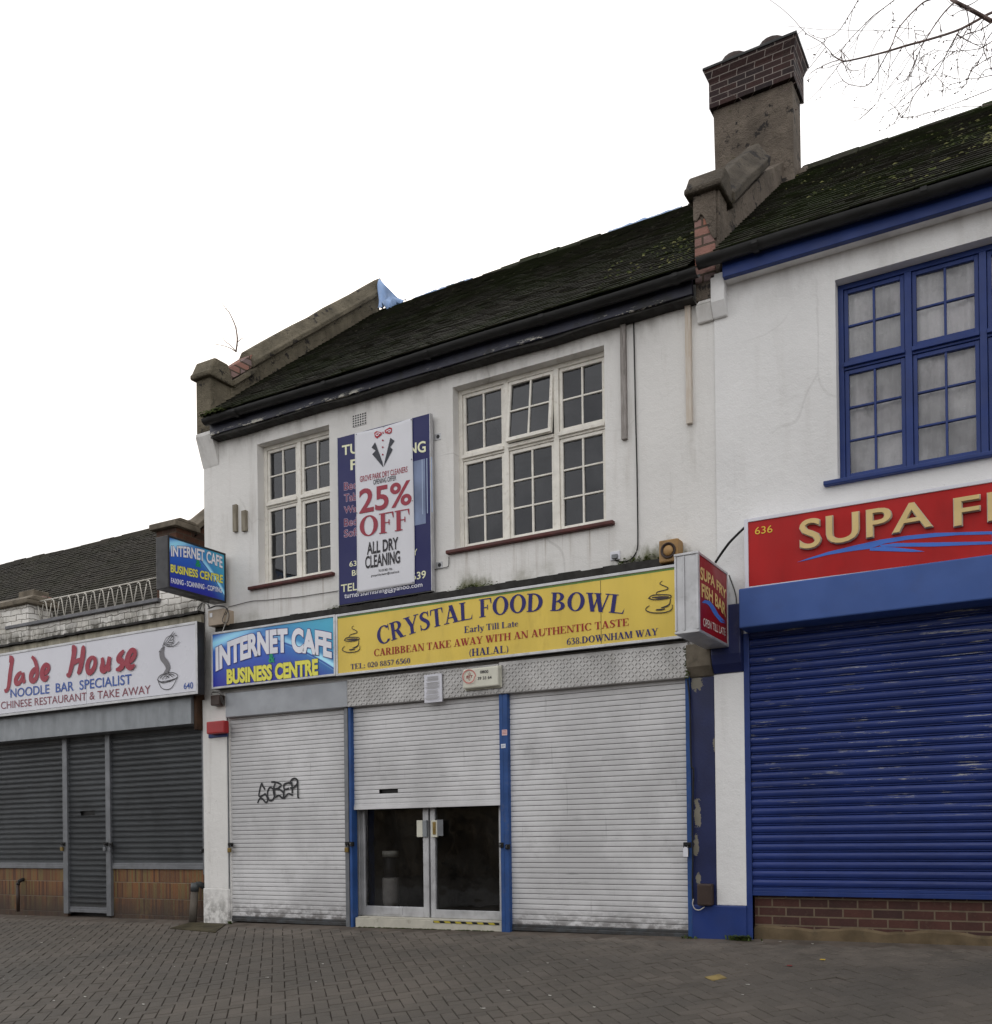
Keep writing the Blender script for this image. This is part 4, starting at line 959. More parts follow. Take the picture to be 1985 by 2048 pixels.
bxm(a-.004, -2.55, -.04, 0, -.2, .3).build('pilaster_base', 'blue', fb, bev=.012)
mb = MB(); mb.prism([(-.02, 2.335), (-.09, 2.42), (-.1, 2.62), (0, 2.62), (0, 2.335)], a-.01, W(8, 250, 1060, -.05).x, 'x'); mb.build('corbel_stone', 'stone', fb, bev=.015)
mb = MB(); mb.prism([(-.03, 2.345), (-.08, 2.42), (-.1, 2.5), (-.1, 2.93), (0, 2.93), (0, 2.345)], W(8, 252, 1060, -.05).x, -2.55, 'x'); mb.build('corbel_stone', 'dblue', fb, bev=.015)

# ================================================================== noodle bar building (left)
nb = thing('noodle_bar_building', 'single-storey shop with peeling white brick parapet, brown tiled stall risers and grey shutters', 'building', (-11.6, 0, 0))
NX0 = -19.
mb = MB(); wall_holes(mb, NX0, XL-.002, -.3, 3.68, 0.012, [(-13.9, -9.30, -.3, 2.7)], .12)
mb.build('wall', 'white', nb)
mb = MB(); mb.box(NX0, -10.06, 0.0, .23, 3.68, 3.9); mb.box(-10.06, XL-.01, .0, .23, 3.68, 4.1)
mb.build('parapet', 'wbrick', nb, bev=.006)
mb = bxm(-13.16, -10.03, -.05, .28, 3.9, 3.945); mb.build('coping', 'leadgrey', nb, bev=.006)
mb = bxm(-14.3, -12.665, -.03, .33, 3.67, 4.2); mb.build('parapet_pier', 'wbrick', nb, bev=.01)
mb = MB(); mb.box(-14.36, -12.6, -.09, .4, 4.2, 4.26); mb.prism([(-.09, 4.26), (.4, 4.26), (.3, 4.33), (.02, 4.33)], -14.36, -12.6, 'x'); mb.build('pier_cap', 'stone', nb, bev=.012)
mb = bxm(-14.1, XL-.02, -.045, .0, 3.3, 3.652); mb.build('fascia_board', 'stain', nb, bev=.004)
mb = MB(); n = 40
for i in range(n):
    xa = -14.1+4.83*i/n; dz = random.uniform(-.006, .006); mb.box(xa, xa+4.83/n-.001, -.09, .0, 3.655+dz, 3.682+dz)
mb.build('lead_flashing', 'tar', nb)
roof3 = tiled_roof('roof', nb, 'rtile3', -23., -9.98, .3, 3.5, math.atan(.87), 5.06, gauge=.105, w=.17)
_pj = math.atan(.87); ridge(roof3, 'rtile3', -23., -9.98, .3+math.cos(_pj)*.105*48, 3.5+math.sin(_pj)*.105*48, 42)
mb = MB(); mb.box(-10.13, -9.77, .02, .3, 3.9, 4.80); mb.prism([(.2, 3.5), (.2, 4.62), (.5, 4.98), (1.5, 5.9), (1.5, 3.5)], -10.0, -9.775, 'x'); gp_ = mb.build('gable_pier', 'gbrick', nb, bev=.006)
mb = MB(); mb.box(-10.19, -9.71, -.04, .34, 4.80, 4.87); mb.prism([(-.04, 4.87), (.34, 4.87), (.26, 4.91), (.04, 4.91)], -10.19, -9.71, 'x'); slope_sweep(mb, [(-10.06, 0), (-9.72, 0), (-9.72, .07), (-9.88, .12), (-10.06, .07)], .3, 1.5, 4.82, .96); mb.build('coping', 'stone', gp_, bev=.008)
a, b, cc, d = RW(1, 140, 252, 765, 850, .6); bxm(a, b, .6, .85, 3.7, d).build('vent_stub', 'stone', nb, bev=.01)
a, b, cc, d = RW(1, 205, 330, 815, 960, .45); bxm(a, b, .45, .58, 3.75, d).build('vent_stub', 'oldbrick', nb, bev=.01)
# shop front
bxm(-13.95, W(2, 1450, 80, -.15).x, -.15, .1, 2.327, 2.72).build('shutter_box', 'galv', nb, bev=.006)
bxm(W(2, 1452, 80, -.15).x+.002, -9.292, -.11, .1, 2.26, 2.74).build('box_end', 'rust', nb, bev=.006)
YS = .06
r0, r1 = (W(2, 474, 700, YS-.03).x, W(2, 508, 700, YS-.03).x), (W(2, 800, 700, YS-.03).x, W(2, 834, 700, YS-.03).x)
r2 = (W(2, 1536, 700, YS-.03).x, -9.295)
shutter(nb, -13.85, r0[0], .655, 2.34, YS, .0695, LATH, 'sh_dark', 'galvd', bar=.075)
a, b, cc, d = RW(2, 612, 718, 845, 880, YS)
shutter(nb, r0[1], r1[0], .07, 2.34, YS, .0695, LATH, 'sh_dark', 'galvd', bar=.07, slot=(a, b, cc, cc+.062))
shutter(nb, r1[1], r2[0], .655, 2.34, YS, .0695, LATH, 'sh_dark', 'galvd', bar=.075)
for (a, b, zz) in ((r0[0], r0[1], -.02), (r1[0], r1[1], -.03), (r2[0], r2[1], .52)):
    bxm(a, b, YS-.03, YS+.06, zz, 2.335).build('guide_rail', 'galvd', nb, bev=.004)
def m_riser():
    t = NT('brown ribbed stall riser tiles'); x, y, z = t.xyz(); zz = t.math('ADD', z, .0); xx = t.math('ADD', x, t.math('MULTIPLY', t.math('SUBTRACT', y, .06), 1.))
    # each 0.2 x 0.2 m tile is a row of upright ribs in its own brown
    ci = t.math('FLOOR', t.math('DIVIDE', xx, .032)); cj = t.math('FLOOR', t.math('DIVIDE', zz, .205)); bi = t.math('FLOOR', t.math('DIVIDE', xx, .192))
    wn_ = t.n('TexWhiteNoise', noise_dimensions='2D'); t.put(wn_.inputs['Vector'], t.comb(ci, cj, 0.)); wb = t.n('TexWhiteNoise', noise_dimensions='2D'); t.put(wb.inputs['Vector'], t.comb(bi, cj, 3.))
    k = t.mix(wb.outputs[0], c(140, 92, 52, .85), c(112, 76, 50, .8))
    k = t.mix(t.ramp(wn_.outputs[0], .45, .9), k, c(122, 102, 62, .85)); k = t.mix(t.ramp(wn_.outputs[0], .3, .05), k, c(96, 62, 44, .8))
    fx = t.math('FRACT', t.math('DIVIDE', xx, .032)); fz = t.math('FRACT', t.math('DIVIDE', zz, .205))
    ex = t.math('MINIMUM', fx, t.math('SUBTRACT', 1., fx)); ez = t.math('MINIMUM', fz, t.math('SUBTRACT', 1., fz))
    j = t.math('MAXIMUM', t.ramp(ex, .13, .02), t.ramp(ez, .03, .012))
    k = t.mix(t.math('MULTIPLY', j, .55), k, c(96, 80, 62))
    k = t.mix(t.math('MULTIPLY', t.ramp(ez, .022, .01), .5), k, c(150, 140, 122))
    lo = t.math('MULTIPLY', t.ramp(z, .42, -.02), t.ramp(t.noise(3, 6, .65), .2, .55)); k = t.mix(t.math('MULTIPLY', lo, .85), k, c(64, 54, 48, .8))
    k = t.mix(t.math('MULTIPLY', t.ramp(t.noise(5, 6, .7), .5, .75), .5), k, c(76, 62, 48))
    return t.out(k, .6, 0, t.bump(t.math('SUBTRACT', t.noise(20, 3), t.math('MULTIPLY', j, 2.)), .004, .8), .35)
backing(nb, -13.95, -9.29, .16); backing(fb, -2.5, 2.7, .16)
ris = m_riser()
bxm(-13.9, r0[0]+.03, YS+.012, YS+.05, -.2, .61).build('stall_riser', ris, nb); bxm(r1[1]-.04, -9.29, YS+.012, YS+.05, -.2, .61).build('stall_riser', ris, nb)

# ================================================================== shop signs
NAVYT = flat(46, 44, 104); REDT = flat(150, 58, 72); BLUET = flat(66, 92, 160); MAROON = flat(134, 74, 84); BLACKT = flat(52, 50, 54); WHITET = flat(225, 225, 232); YELT = flat(224, 218, 96)
def frame4(parent, x0, x1, z0, z1, y, w, d, mat, name='frame', sh=0., xc=0.):
    m_ = MB(); m_.box(x0, x0+w, y, y+d, z0, z1); m_.box(x1-w, x1, y, y+d, z0, z1); m_.box(x0+w, x1-w, y, y+d, z0, z0+w); m_.box(x0+w, x1-w, y, y+d, z1-w, z1)
    if sh: shear(m_, sh, xc)
    return m_.build(name, mat, parent, bev=.004)
# --- noodle bar sign
P = Plane('y', -.25)
sg = thing('shop_sign', 'long white fascia sign with red brush lettering and a drawn noodle bowl', 'sign', (-11.5, -.2, 2.66))
JX0, JX1 = -13.95, -9.10
bxm(JX0, JX1, -.245, -.145, 2.655, 3.505).build('casing', 'signback', sg, bev=.005)
mb = MB(); mb.quad((JX0+.03, -.2475, 2.69), (JX1-.03, -.2475, 2.69), (JX1-.03, -.2475, 3.475), (JX0+.03, -.2475, 3.475)); mb.build('face', 'signwhite', sg)
frame4(sg, JX0, JX1, 2.652, 3.508, -.254, .032, .008, 'alu')
xj = W(1, 655, 1400, -.25).x; bxm(xj-.002, xj+.002, -.2485, -.246, 2.69, 3.475).build('panel_joint', 'galv', sg)
lettering(sg, 'NOODLE  BAR  SPECIALIST', P, 1, [(80, 1515), (1000, 1400)], [(80, 1578), (1000, 1474)], BLUET, offset=.012)
lettering(sg, 'CHINESE RESTAURANT & TAKE AWAY', P, 1, [(8, 1612), (1145, 1484)], [(8, 1666), (1145, 1546)], MAROON)
lettering(sg, '640', P, 1, [(1398, 1468), (1468, 1460)], [(1398, 1514), (1468, 1508)], BLUET, offset=.01)
# brush lettering, each letter as strokes of changing width
brush = [
 [(70, 1285, 1.2), (92, 1290, 1.1), (86, 1340, 1.), (78, 1400, 1.05), (72, 1460, 1.), (62, 1510, .8), (46, 1530, .6), (38, 1515, .3)],
 [(165, 1385, .5), (142, 1405, .9), (122, 1440, 1.), (124, 1468, .9), (148, 1466, .8), (170, 1430, .7), (178, 1392, .6)], [(176, 1388, .7), (178, 1430, .9), (182, 1455, .8), (196, 1448, .4)],
 [(285, 1365, .6), (262, 1370, 1.), (240, 1405, 1.1), (240, 1444, 1.), (264, 1448, .9), (285, 1410, .9), (284, 1350, .9), (268, 1295, .8), (245, 1268, .5)],
 [(322, 1405, .5), (350, 1390, .8), (372, 1362, .8), (370, 1335, .7), (345, 1335, .9), (325, 1375, 1.1), (326, 1420, 1.1), (348, 1438, .9), (374, 1412, .4)],
 [(548, 1205, .9), (568, 1212, 1.2), (560, 1280, 1.1), (545, 1350, 1.), (528, 1408, .8), (510, 1400, .4)], [(540, 1335, .4), (580, 1305, .8), (625, 1285, .5)], [(628, 1190, .6), (636, 1215, 1.1), (628, 1290, 1.1), (610, 1370, 1.), (594, 1398, .5)],
 [(705, 1268, .5), (678, 1300, .9), (668, 1350, 1.), (680, 1388, .9), (706, 1375, .9), (726, 1335, .9), (728, 1290, .8), (706, 1270, .5)],
 [(780, 1275, .6), (786, 1320, 1.), (780, 1362, 1.1), (800, 1372, .9), (826, 1330, .8), (838, 1275, .9)], [(838, 1268, .8), (830, 1320, 1.), (828, 1362, .9), (846, 1350, .4)],
 [(948, 1222, .5), (920, 1255, .9), (905, 1288, 1.), (932, 1305, 1.1), (938, 1335, 1.), (912, 1362, .8), (888, 1366, .4)],
 [(968, 1312, .5), (1000, 1298, .8), (1030, 1260, .8), (1032, 1225, .7), (1004, 1225, .9), (978, 1275, 1.1), (976, 1328, 1.1), (1002, 1350, .9), (1034, 1328, .4)]]
ribbon('lettering', sg, P, 1, brush, .082, REDT)
hand = [[(1200, 1442), (1225, 1500), (1265, 1518), (1305, 1505), (1335, 1460), (1350, 1425)], [(1200, 1442), (1215, 1415), (1270, 1388), (1330, 1392), (1354, 1412), (1340, 1432), (1280, 1450), (1225, 1458), (1200, 1442)],
        [(1205, 1452), (1240, 1466), (1310, 1448), (1350, 1424)], [(1218, 1432), (1250, 1405), (1300, 1398), (1330, 1412)], [(1235, 1440), (1265, 1412), (1290, 1430)], [(1262, 1440), (1290, 1405), (1318, 1425)],
        [(1265, 1185), (1300, 1190), (1335, 1182), (1368, 1152)], [(1240, 1190), (1256, 1150), (1275, 1122), (1300, 1110), (1322, 1115), (1326, 1135), (1300, 1145)], [(1285, 1160), (1318, 1160), (1328, 1142)], [(1268, 1172), (1300, 1178), (1324, 1160)],
        [(1256, 1150), (1250, 1185), (1228, 1215), (1215, 1235)], [(1300, 1110), (1326, 1078)], [(1262, 1185), (1338, 1090)], [(1255, 1180), (1326, 1080)], [(1335, 1108), (1355, 1110)]]
ribbon('bowl_drawing', sg, P, 1, hand, .0085, BLACKT, lift=.003)
noo = [[(1222, 1222), (1218, 1250), (1228, 1290), (1255, 1325), (1268, 1360), (1248, 1398)], [(1232, 1212), (1230, 1250), (1240, 1288), (1266, 1320), (1282, 1350), (1262, 1392)], [(1248, 1192), (1242, 1230), (1250, 1272), (1276, 1305), (1290, 1345), (1275, 1390)], [(1240, 1200), (1236, 1240), (1244, 1280), (1270, 1312), (1286, 1350), (1270, 1388)]]
ribbon('noodle_drawing', sg, P, 1, noo, .024, flat(120, 118, 122), lift=.0026)
# --- internet cafe and yellow fascia
SH2 = -.0055
P = Plane('y', -.122)
ic = thing('shop_sign', 'blue fascia sign with white arched lettering for an internet cafe, left of the yellow sign', 'sign', (-8.05, -.1, 2.7))
IX0, IX1, IZ0, IZ1 = -9.02, -7.105, 2.712, 3.372
shear(bxm(IX0, IX1, -.115, .0, IZ0, IZ1), SH2, -8.05).build('casing', 'signback', ic, bev=.004)
mb = MB(); mb.quad((IX0+.02, -.1175, IZ0+.02), (IX1-.02, -.1175, IZ0+.02), (IX1-.02, -.1175, IZ1-.02), (IX0+.02, -.1175, IZ1-.02)); shear(mb, SH2, -8.05).build('face', m_bluegrad('blue cafe artwork', IX0, IX1, IZ0, IZ1), ic)
frame4(ic, IX0, IX1, IZ0-.004, IZ1+.004, -.127, .026, .011, 'alu', sh=SH2, xc=-8.05)
tp, bt = [(126, 372), (560, 236), (996, 262)], [(126, 530), (560, 394), (996, 430)]
lettering(ic, 'INTERNET CAFE', P, 10, tp, bt, flat(70, 60, 130), offset=.075, name='outline', lift=-.0005)
lettering(ic, 'INTERNET CAFE', P, 10, tp, bt, WHITET, offset=.052)
lettering(ic, '&', P, 10, [(524, 412), (566, 408)], [(524, 475), (566, 471)], flat(50, 150, 110), offset=.03)
tp, bt = [(210, 535), (895, 455)], [(207, 634), (893, 565)]
lettering(ic, 'BUSINESS CENTRE', P, 10, tp, bt, flat(90, 90, 40), offset=.072, name='outline', lift=-.0005)
lettering(ic, 'BUSINESS CENTRE', P, 10, tp, bt, YELT, offset=.05)
ys_ = thing('shop_sign', 'long yellow fascia sign with arched navy lettering and two drawn cups above the whitish shutters', 'sign', (-5.1, -.1, 2.68))
YX0, YX1, YZ0, YZ1 = -7.10, -3.05, 2.69, 3.352
shear(bxm(YX0, YX1, -.115, .0, YZ0, YZ1), SH2, -5.1).build('casing', 'signback', ys_, bev=.004)
mb = MB(); mb.quad((YX0+.02, -.1175, YZ0+.02), (YX1-.02, -.1175, YZ0+.02), (YX1-.02, -.1175, YZ1-.02), (YX0+.02, -.1175, YZ1-.02)); shear(mb, SH2, -5.1).build('face', 'signyellow', ys_)
frame4(ys_, YX0, YX1, YZ0-.004, YZ1+.004, -.127, .028, .011, 'alu', sh=SH2, xc=-5.1)
shear(bxm(YX0+.03, YX1-.03, -.1188, -.117, YZ1-.042, YZ1-.026), SH2, -5.1).build('green_edge', flat(96, 130, 70), ys_)
xj = W(11, 1363, 380, -.12).x; shear(bxm(xj-.003, xj+.003, -.1186, -.116, YZ0+.03, YZ1-.045), SH2, -5.1).build('panel_joint', flat(110, 96, 50), ys_)
lettering(ys_, 'CRYSTAL FOOD BOWL', P, 11, [(160, 478), (820, 306), (1490, 302)], [(150, 575), (820, 405), (1483, 402)], NAVYT, font='serif', rot=True, lift=-.001)
lettering(ys_, 'Early Till Late', P, 11, [(620, 470), (914, 436)], [(622, 505), (914, 468)], NAVYT, font='serif', lift=-.001)
lettering(ys_, 'CARIBBEAN TAKE AWAY WITH AN AUTHENTIC TASTE', P, 11, [(130, 594), (1514, 424)], [(132, 632), (1516, 464)], flat(150, 48, 48), font='serif', lift=-.001)
lettering(ys_, '(HALAL)', P, 11, [(648, 592), (860, 571)], [(650, 632), (860, 610)], NAVYT, font='serif', lift=-.001)
lettering(ys_, 'TEL: 020 8857 6560', P, 10, [(1145, 488), (1598, 438)], [(1145, 528), (1598, 479)], NAVYT, font='serif', lift=-.001)
lettering(ys_, '638.DOWNHAM WAY', P, 11, [(1178, 534), (1675, 478)], [(1178, 570), (1675, 515)], NAVYT, font='serif', lift=-.001)
def cup(k, f):
    L = [[(1697, 222, .5), (1684, 238, .8), (1722, 256, 1.), (1724, 268, .9), (1672, 282, .9), (1664, 298, .6)],
         [(1622, 316), (1645, 300), (1700, 297), (1740, 300), (1742, 312), (1700, 322), (1650, 324), (1622, 316)],
         [(1742, 318, .8), (1736, 348, 1.2), (1715, 362, 1.6), (1690, 368, .8)], [(1628, 356, .6), (1610, 370, .9), (1612, 385, 1.), (1650, 396, 1.), (1710, 394, 1.), (1748, 378, 1.), (1752, 352, .6)], [(1662, 380, 1.2), (1690, 378, 1.6), (1712, 374, .8)]]
    return [[(f(q[0], q[1])+((q[2],) if len(q) > 2 else (1.,))) for q in l] for l in L]
# the right cup as drawn, the left cup in the other zoom window's units
ribbon('cup_drawing', ys_, P, 11, cup(11, lambda x, y: (x, y)), .009, BLACKT, lift=-.001)
ribbon('cup_coffee', ys_, P, 11, [[(1640, 312, .4), (1690, 312, 1.2), (1732, 308, .4)]], .02, flat(70, 60, 60), lift=-.0015)
fl = lambda x, y: (1086+(x-1610)*.93, 196+(y-222)*1.16)
ribbon('cup_drawing', ys_, P, 10, cup(10, fl), .009, BLACKT, lift=-.001)
ribbon('cup_coffee', ys_, P, 10, [[(*fl(1640, 312), .4), (*fl(1690, 312), 1.2), (*fl(1732, 308), .4)]], .02, flat(70, 60, 60), lift=-.0015)
# dark weathered flashing board over the two signs
mb = MB(); n = 50
for i in range(n):
    xa = -9.0+5.95*i/n; dz = random.uniform(-.006, .006); mb.box(xa, xa+5.95/n-.0005, -.075, 0, 3.38+dz*.3, 3.447+dz)
shear(mb, SH2, -6).build('sign_flashing', 'tar', bld)
# --- red fascia
RX0, RX1, RZ0, RZ1 = -2.49, 2.72, 3.022, 3.622
rs = thing('shop_sign', 'long red fascia sign with raised gold letters and blue waves above the blue box', 'sign', (0, -.1, 3.02))
shear(bxm(RX0, RX1, -.14, -.013, RZ0, RZ1), -.006, -1.5).build('casing', 'signwhite', rs, bev=.004)
mb = MB(); mb.quad((RX0+.034, -.1425, RZ0+.02), (RX1-.03, -.1425, RZ0+.02), (RX1-.03, -.1425, RZ1-.026), (RX0+.034, -.1425, RZ1-.026)); shear(mb, -.006, -1.5).build('face', 'signred', rs)
m_ = MB(); m_.box(RX0, RX0+.034, -.152, -.14, RZ0, RZ1); m_.box(RX1-.034, RX1, -.152, -.14, RZ0, RZ1); m_.box(RX0+.034, RX1-.034, -.152, -.14, RZ0, RZ0+.014); m_.box(RX0+.034, RX1-.034, -.152, -.14, RZ1-.03, RZ1); shear(m_, -.006, -1.5).build('frame', 'signwhite', rs, bev=.003)
P = Plane('y', -.1445)
lettering(rs, '636', P, 8, [(503, 280), (606, 266)], [(503, 322), (606, 308)], flat(220, 186, 70))
LM = MT['gold']
def raised(txt, tp, bt):
    lettering(rs, txt, P, 8, tp, bt, 'goldside', offset=.022, extrude=.012, lift=.0, name='letter_edge', space=1.06)
    lettering(rs, txt, P, 8, [(q[0], q[1]) for q in tp], bt, 'gold', offset=.008, extrude=.006, lift=.026, name='raised_letters', space=1.06)
raised('SUPA', [(775, 248), (1545, 126)], [(775, 414), (1545, 278)])
fx = W(8, 1682, 190, -.1445).x
tz1, tz0 = W(8, 1760, 105, -.1445).z, W(8, 1760, 266, -.1445).z
class PW(Plane):
    def uv(s, k, x, y): return (x, y)
PWs = PW('y', -.1445)
for txt, xa, xb in (('FRY', fx, fx+.80), ('FISH BAR', fx+1.12, fx+2.75)):
    lettering(rs, txt, PWs, 0, [(xa, tz1), (xb, tz1)], [(xa, tz0), (xb, tz0)], 'goldside', offset=.022, extrude=.012, lift=.0, name='letter_edge', space=1.06)
    lettering(rs, txt, PWs, 0, [(xa, tz1), (xb, tz1)], [(xa, tz0), (xb, tz0)], 'gold', offset=.008, extrude=.006, lift=.026, name='raised_letters', space=1.06)
WAVE = flat(70, 112, 196)
wv = [[(750, 485), (820, 460), (930, 425), (1080, 388), (1240, 352), (1400, 328), (1560, 312), (1900, 302), (1900, 320), (1700, 325), (1560, 336), (1400, 352), (1270, 374), (1230, 388), (1180, 405), (1050, 422), (930, 442), (840, 465)],
      [(1236, 384), (1330, 372), (1560, 368), (1900, 362), (1900, 378), (1700, 386), (1560, 392), (1400, 393), (1250, 394)],
      [(1180, 404), (1240, 392), (1330, 398), (1430, 408), (1505, 422), (1430, 424), (1300, 420), (1180, 416)]]
polys('wave_stripes', rs, P, 8, wv, WAVE, lift=.001)
z_a, z_b = W(8, 1900, 302, -.1445).z, W(8, 1900, 378, -.1445).z; xe = W(8, 1900, 340, -.1445).x
m_ = MB()
for (zz, dz, q) in ((z_a, .05, 0), (z_b+.045, .045, 1)):
    b = len(m_.v)
    for i in range(13):
        t = i/12; x = xe+t*2.9; z = zz-.13*t*t*(1.2 if q == 0 else .8); wd_ = dz*(1-t)+.004; m_.v += [(x, -.146-.0003*q, z), (x, -.146-.0003*q, z-wd_)]
    for i in range(12): m_.f.append((b+2*i, b+2*i+1, b+2*i+3, b+2*i+2))
m_.build('wave_stripes', WAVE, rs)

# --- projecting box signs
def proj_sign(name, label, X0, X1, Y0_, Y1_, Z0_, Z1_, casemat, facemat, fr, frmat):
    t = thing(name, label, 'sign', ((X0+X1)/2, Y1_, Z0_))
    bxm(X0, X1, Y0_, Y1_, Z0_, Z1_).build('casing', casemat, t, bev=.006)
    m_ = MB(); m_.quad((X1+.002, Y0_+fr, Z0_+fr), (X1+.002, Y1_-fr, Z0_+fr), (X1+.002, Y1_-fr, Z1_-fr), (X1+.002, Y0_+fr, Z1_-fr)); m_.build('face', facemat, t)
    m_ = MB(); m_.box(X1, X1+.008, Y0_, Y0_+fr, Z0_, Z1_); m_.box(X1, X1+.008, Y1_-fr, Y1_, Z0_, Z1_); m_.box(X1, X1+.008, Y0_+fr, Y1_-fr, Z0_, Z0_+fr); m_.box(X1, X1+.008, Y0_+fr, Y1_-fr, Z1_-fr, Z1_); m_.build('frame', frmat, t, bev=.002)
    return t
PXc = -8.83
p1 = proj_sign('projecting_sign', 'blue projecting box sign for an internet cafe in a black frame', PXc-.19, PXc, -.866, -.065, 3.722, 4.305, 'black_pl', m_bluegrad('blue projecting artwork', -.866, -.065, 3.722, 4.305, axis=1), .022, 'black_pl')
P = Plane('x', PXc+.0025)
tp, bt = [(1302, 428), (1500, 448), (1690, 512)], [(1302, 502), (1500, 526), (1688, 592)]
lettering(p1, 'INTERNET CAFE', P, 1, tp, bt, flat(60, 60, 120), offset=.055, name='outline', lift=.0008)
lettering(p1, 'INTERNET CAFE', P, 1, tp, bt, WHITET, offset=.03)
lettering(p1, '&', P, 1, [(1488, 530), (1526, 540)], [(1488, 578), (1526, 588)], flat(40, 150, 90), offset=.03)
tp, bt = [(1298, 566), (1692, 650)], [(1298, 622), (1692, 706)]
lettering(p1, 'BUSINESS CENTRE', P, 1, tp, bt, flat(80, 84, 40), offset=.055, name='outline', lift=.0008)
lettering(p1, 'BUSINESS CENTRE', P, 1, tp, bt, YELT, offset=.03)
lettering(p1, 'FAXING - SCANNING - COPYING', P, 1, [(1300, 668), (1685, 744)], [(1300, 706), (1685, 780)], WHITET, offset=.02)
m_ = MB(); m_.tube([(PXc-.1, -.065, 4.15), (PXc-.1, .0, 4.15)], .02); m_.tube([(PXc-.1, -.065, 3.85), (PXc-.1, .0, 3.85)], .02); m_.build('bracket', 'black_pl', p1)
SX = -2.665
p2_ = proj_sign('projecting_sign', 'red projecting box sign for a fish bar with a grubby white metal edge', SX-.2, SX, -.82, -.1, 2.56, 3.205, 'alu', 'signred2', .02, 'alu')
m_ = MB()
for zz in (2.556, 3.188): m_.box(SX-.205, SX+.006, -.83, -.103, zz, zz+.02)
m_.box(SX-.125, SX-.115, -.832, -.82, 2.58, 3.185); m_.box(SX-.2, SX-.185, -.832, -.82, 2.58, 3.185); m_.box(SX-.014, SX+.004, -.832, -.82, 2.58, 3.185); m_.build('edge_trim', 'alu', p2_, bev=.003)
P = Plane('x', SX+.0025)
GOLDT = flat(214, 186, 120)
lettering(p2_, 'SUPA FRY', P, 8, [(180, 512), (245, 560), (330, 650)], [(182, 585), (250, 622), (330, 706)], GOLDT, offset=.03)
lettering(p2_, 'FISH BAR', P, 8, [(188, 612), (252, 655), (328, 738)], [(188, 686), (252, 724), (328, 806)], GOLDT, offset=.03)
lettering(p2_, 'OPEN TILL LATE', P, 8, [(197, 812), (328, 876)], [(197, 860), (328, 918)], flat(225, 215, 205))
polys('wave_stripes', p2_, P, 8, [[(188, 722), (205, 707), (235, 712), (262, 745), (290, 795), (328, 836), (300, 826), (270, 795), (240, 745), (215, 728)], [(205, 712), (232, 722), (262, 768), (300, 828), (330, 845), (300, 840), (262, 795), (232, 742)]], WAVE, lift=.001)
m_ = MB(); m_.tube([(SX-.1, -.1, 3.1), (SX-.1, 0, 3.1)], .025); m_.tube([(SX-.1, -.1, 2.7), (SX-.1, 0, 2.7)], .025); m_.build('bracket', 'galvd', p2_)

# --- navy hoarding and the banner over it
HX0, HX1, HZ0, HZ1 = -7.08, -5.843, 3.477, 5.30
hd = thing('advert_board', 'tall navy advert board on the wall, mostly covered by a white banner', 'sign', (-6.46, 0, HZ0))
bxm(HX0, HX1, -.08, -.035, HZ0, HZ1).build('board', 'hoard', hd, bev=.003)
m_ = MB(); m_.box(HX1-.001, HX1+.006, -.084, -.033, HZ0-.005, HZ1+.005); m_.box(HX0-.006, HX0+.001, -.084, -.033, HZ0-.005, HZ1+.005); m_.build('edge_trim', 'alu', hd)
m_ = MB(); m_.box(HX0-.004, HX1+.004, -.079, -.036, HZ0-.012, HZ0-.001); m_.box(HX0+.2, HX0+.26, -.036, 0, HZ0+.05, HZ1-.05); m_.box(HX1-.26, HX1-.2, -.036, 0, HZ0+.05, HZ1-.05); m_.build('mounting_rail', 'signback', hd)
for zc_ in (W(4, 1790, 358, -.01).z, W(4, 1790, 1335, -.01).z):
    m_ = MB(); m_.box(HX1+.005, HX1+.085, -.006, 0, zc_-.034, zc_+.034); br = m_.build('fixing_plate', 'alu', hd, bev=.003)
    MB().lathe([(.02, -.0065), (.02, -.010), (.012, -.010), (.012, -.008)], HX1+.05, 0, 12, 'y', zc_).build('bolt', 'signback', br)
P = Plane('y', -.0805)
CREAMT = flat(222, 222, 190); PINK = flat(196, 184, 208); DRED = flat(116, 38, 62)
lettering(hd, 'TUR', P, 4, [(1083, 425), (1270, 388)], [(1083, 496), (1270, 466)], CREAMT, offset=.02)
lettering(hd, 'ING', P, 4, [(1565, 415), (1716, 388)], [(1565, 482), (1716, 470)], CREAMT, offset=.02)
lettering(hd, 'F', P, 4, [(1148, 533), (1196, 525)], [(1148, 608), (1196, 600)], CREAMT, offset=.02)
for txt, xw, y0, y1 in (('Beds', 1222, 705, 762), ('Tables', 1262, 795, 850), ('Wardrobes', 1400, 888, 938), ('Beds', 1222, 982, 1038), ('Sofas', 1240, 1065, 1120)):
    q = ([(1098, y0), (xw, y0-(xw-1098)*.17)], [(1098, y1), (xw, y1-(xw-1098)*.15)])
    lettering(hd, txt, P, 4, q[0], q[1], PINK, offset=.036, name='lettering_glow', lift=.0008)
    lettering(hd, txt, P, 4, q[0], q[1], DRED, offset=.004)
lettering(hd, '638', P, 4, [(1138, 1305), (1225, 1292)], [(1138, 1344), (1225, 1330)], CREAMT, offset=.01)
lettering(hd, 'BR', P, 4, [(1158, 1372), (1225, 1361)], [(1158, 1413), (1225, 1402)], CREAMT, offset=.01)
lettering(hd, 'TEL', P, 4, [(1075, 1482), (1196, 1463)], [(1075, 1537), (1196, 1520)], CREAMT, offset=.015)
lettering(hd, 'WAY', P, 4, [(1545, 1226), (1652, 1208)], [(1545, 1270), (1652, 1254)], CREAMT, offset=.01)
lettering(hd, '639', P, 4, [(1612, 1395), (1718, 1372)], [(1612, 1446), (1718, 1428)], CREAMT, offset=.015)
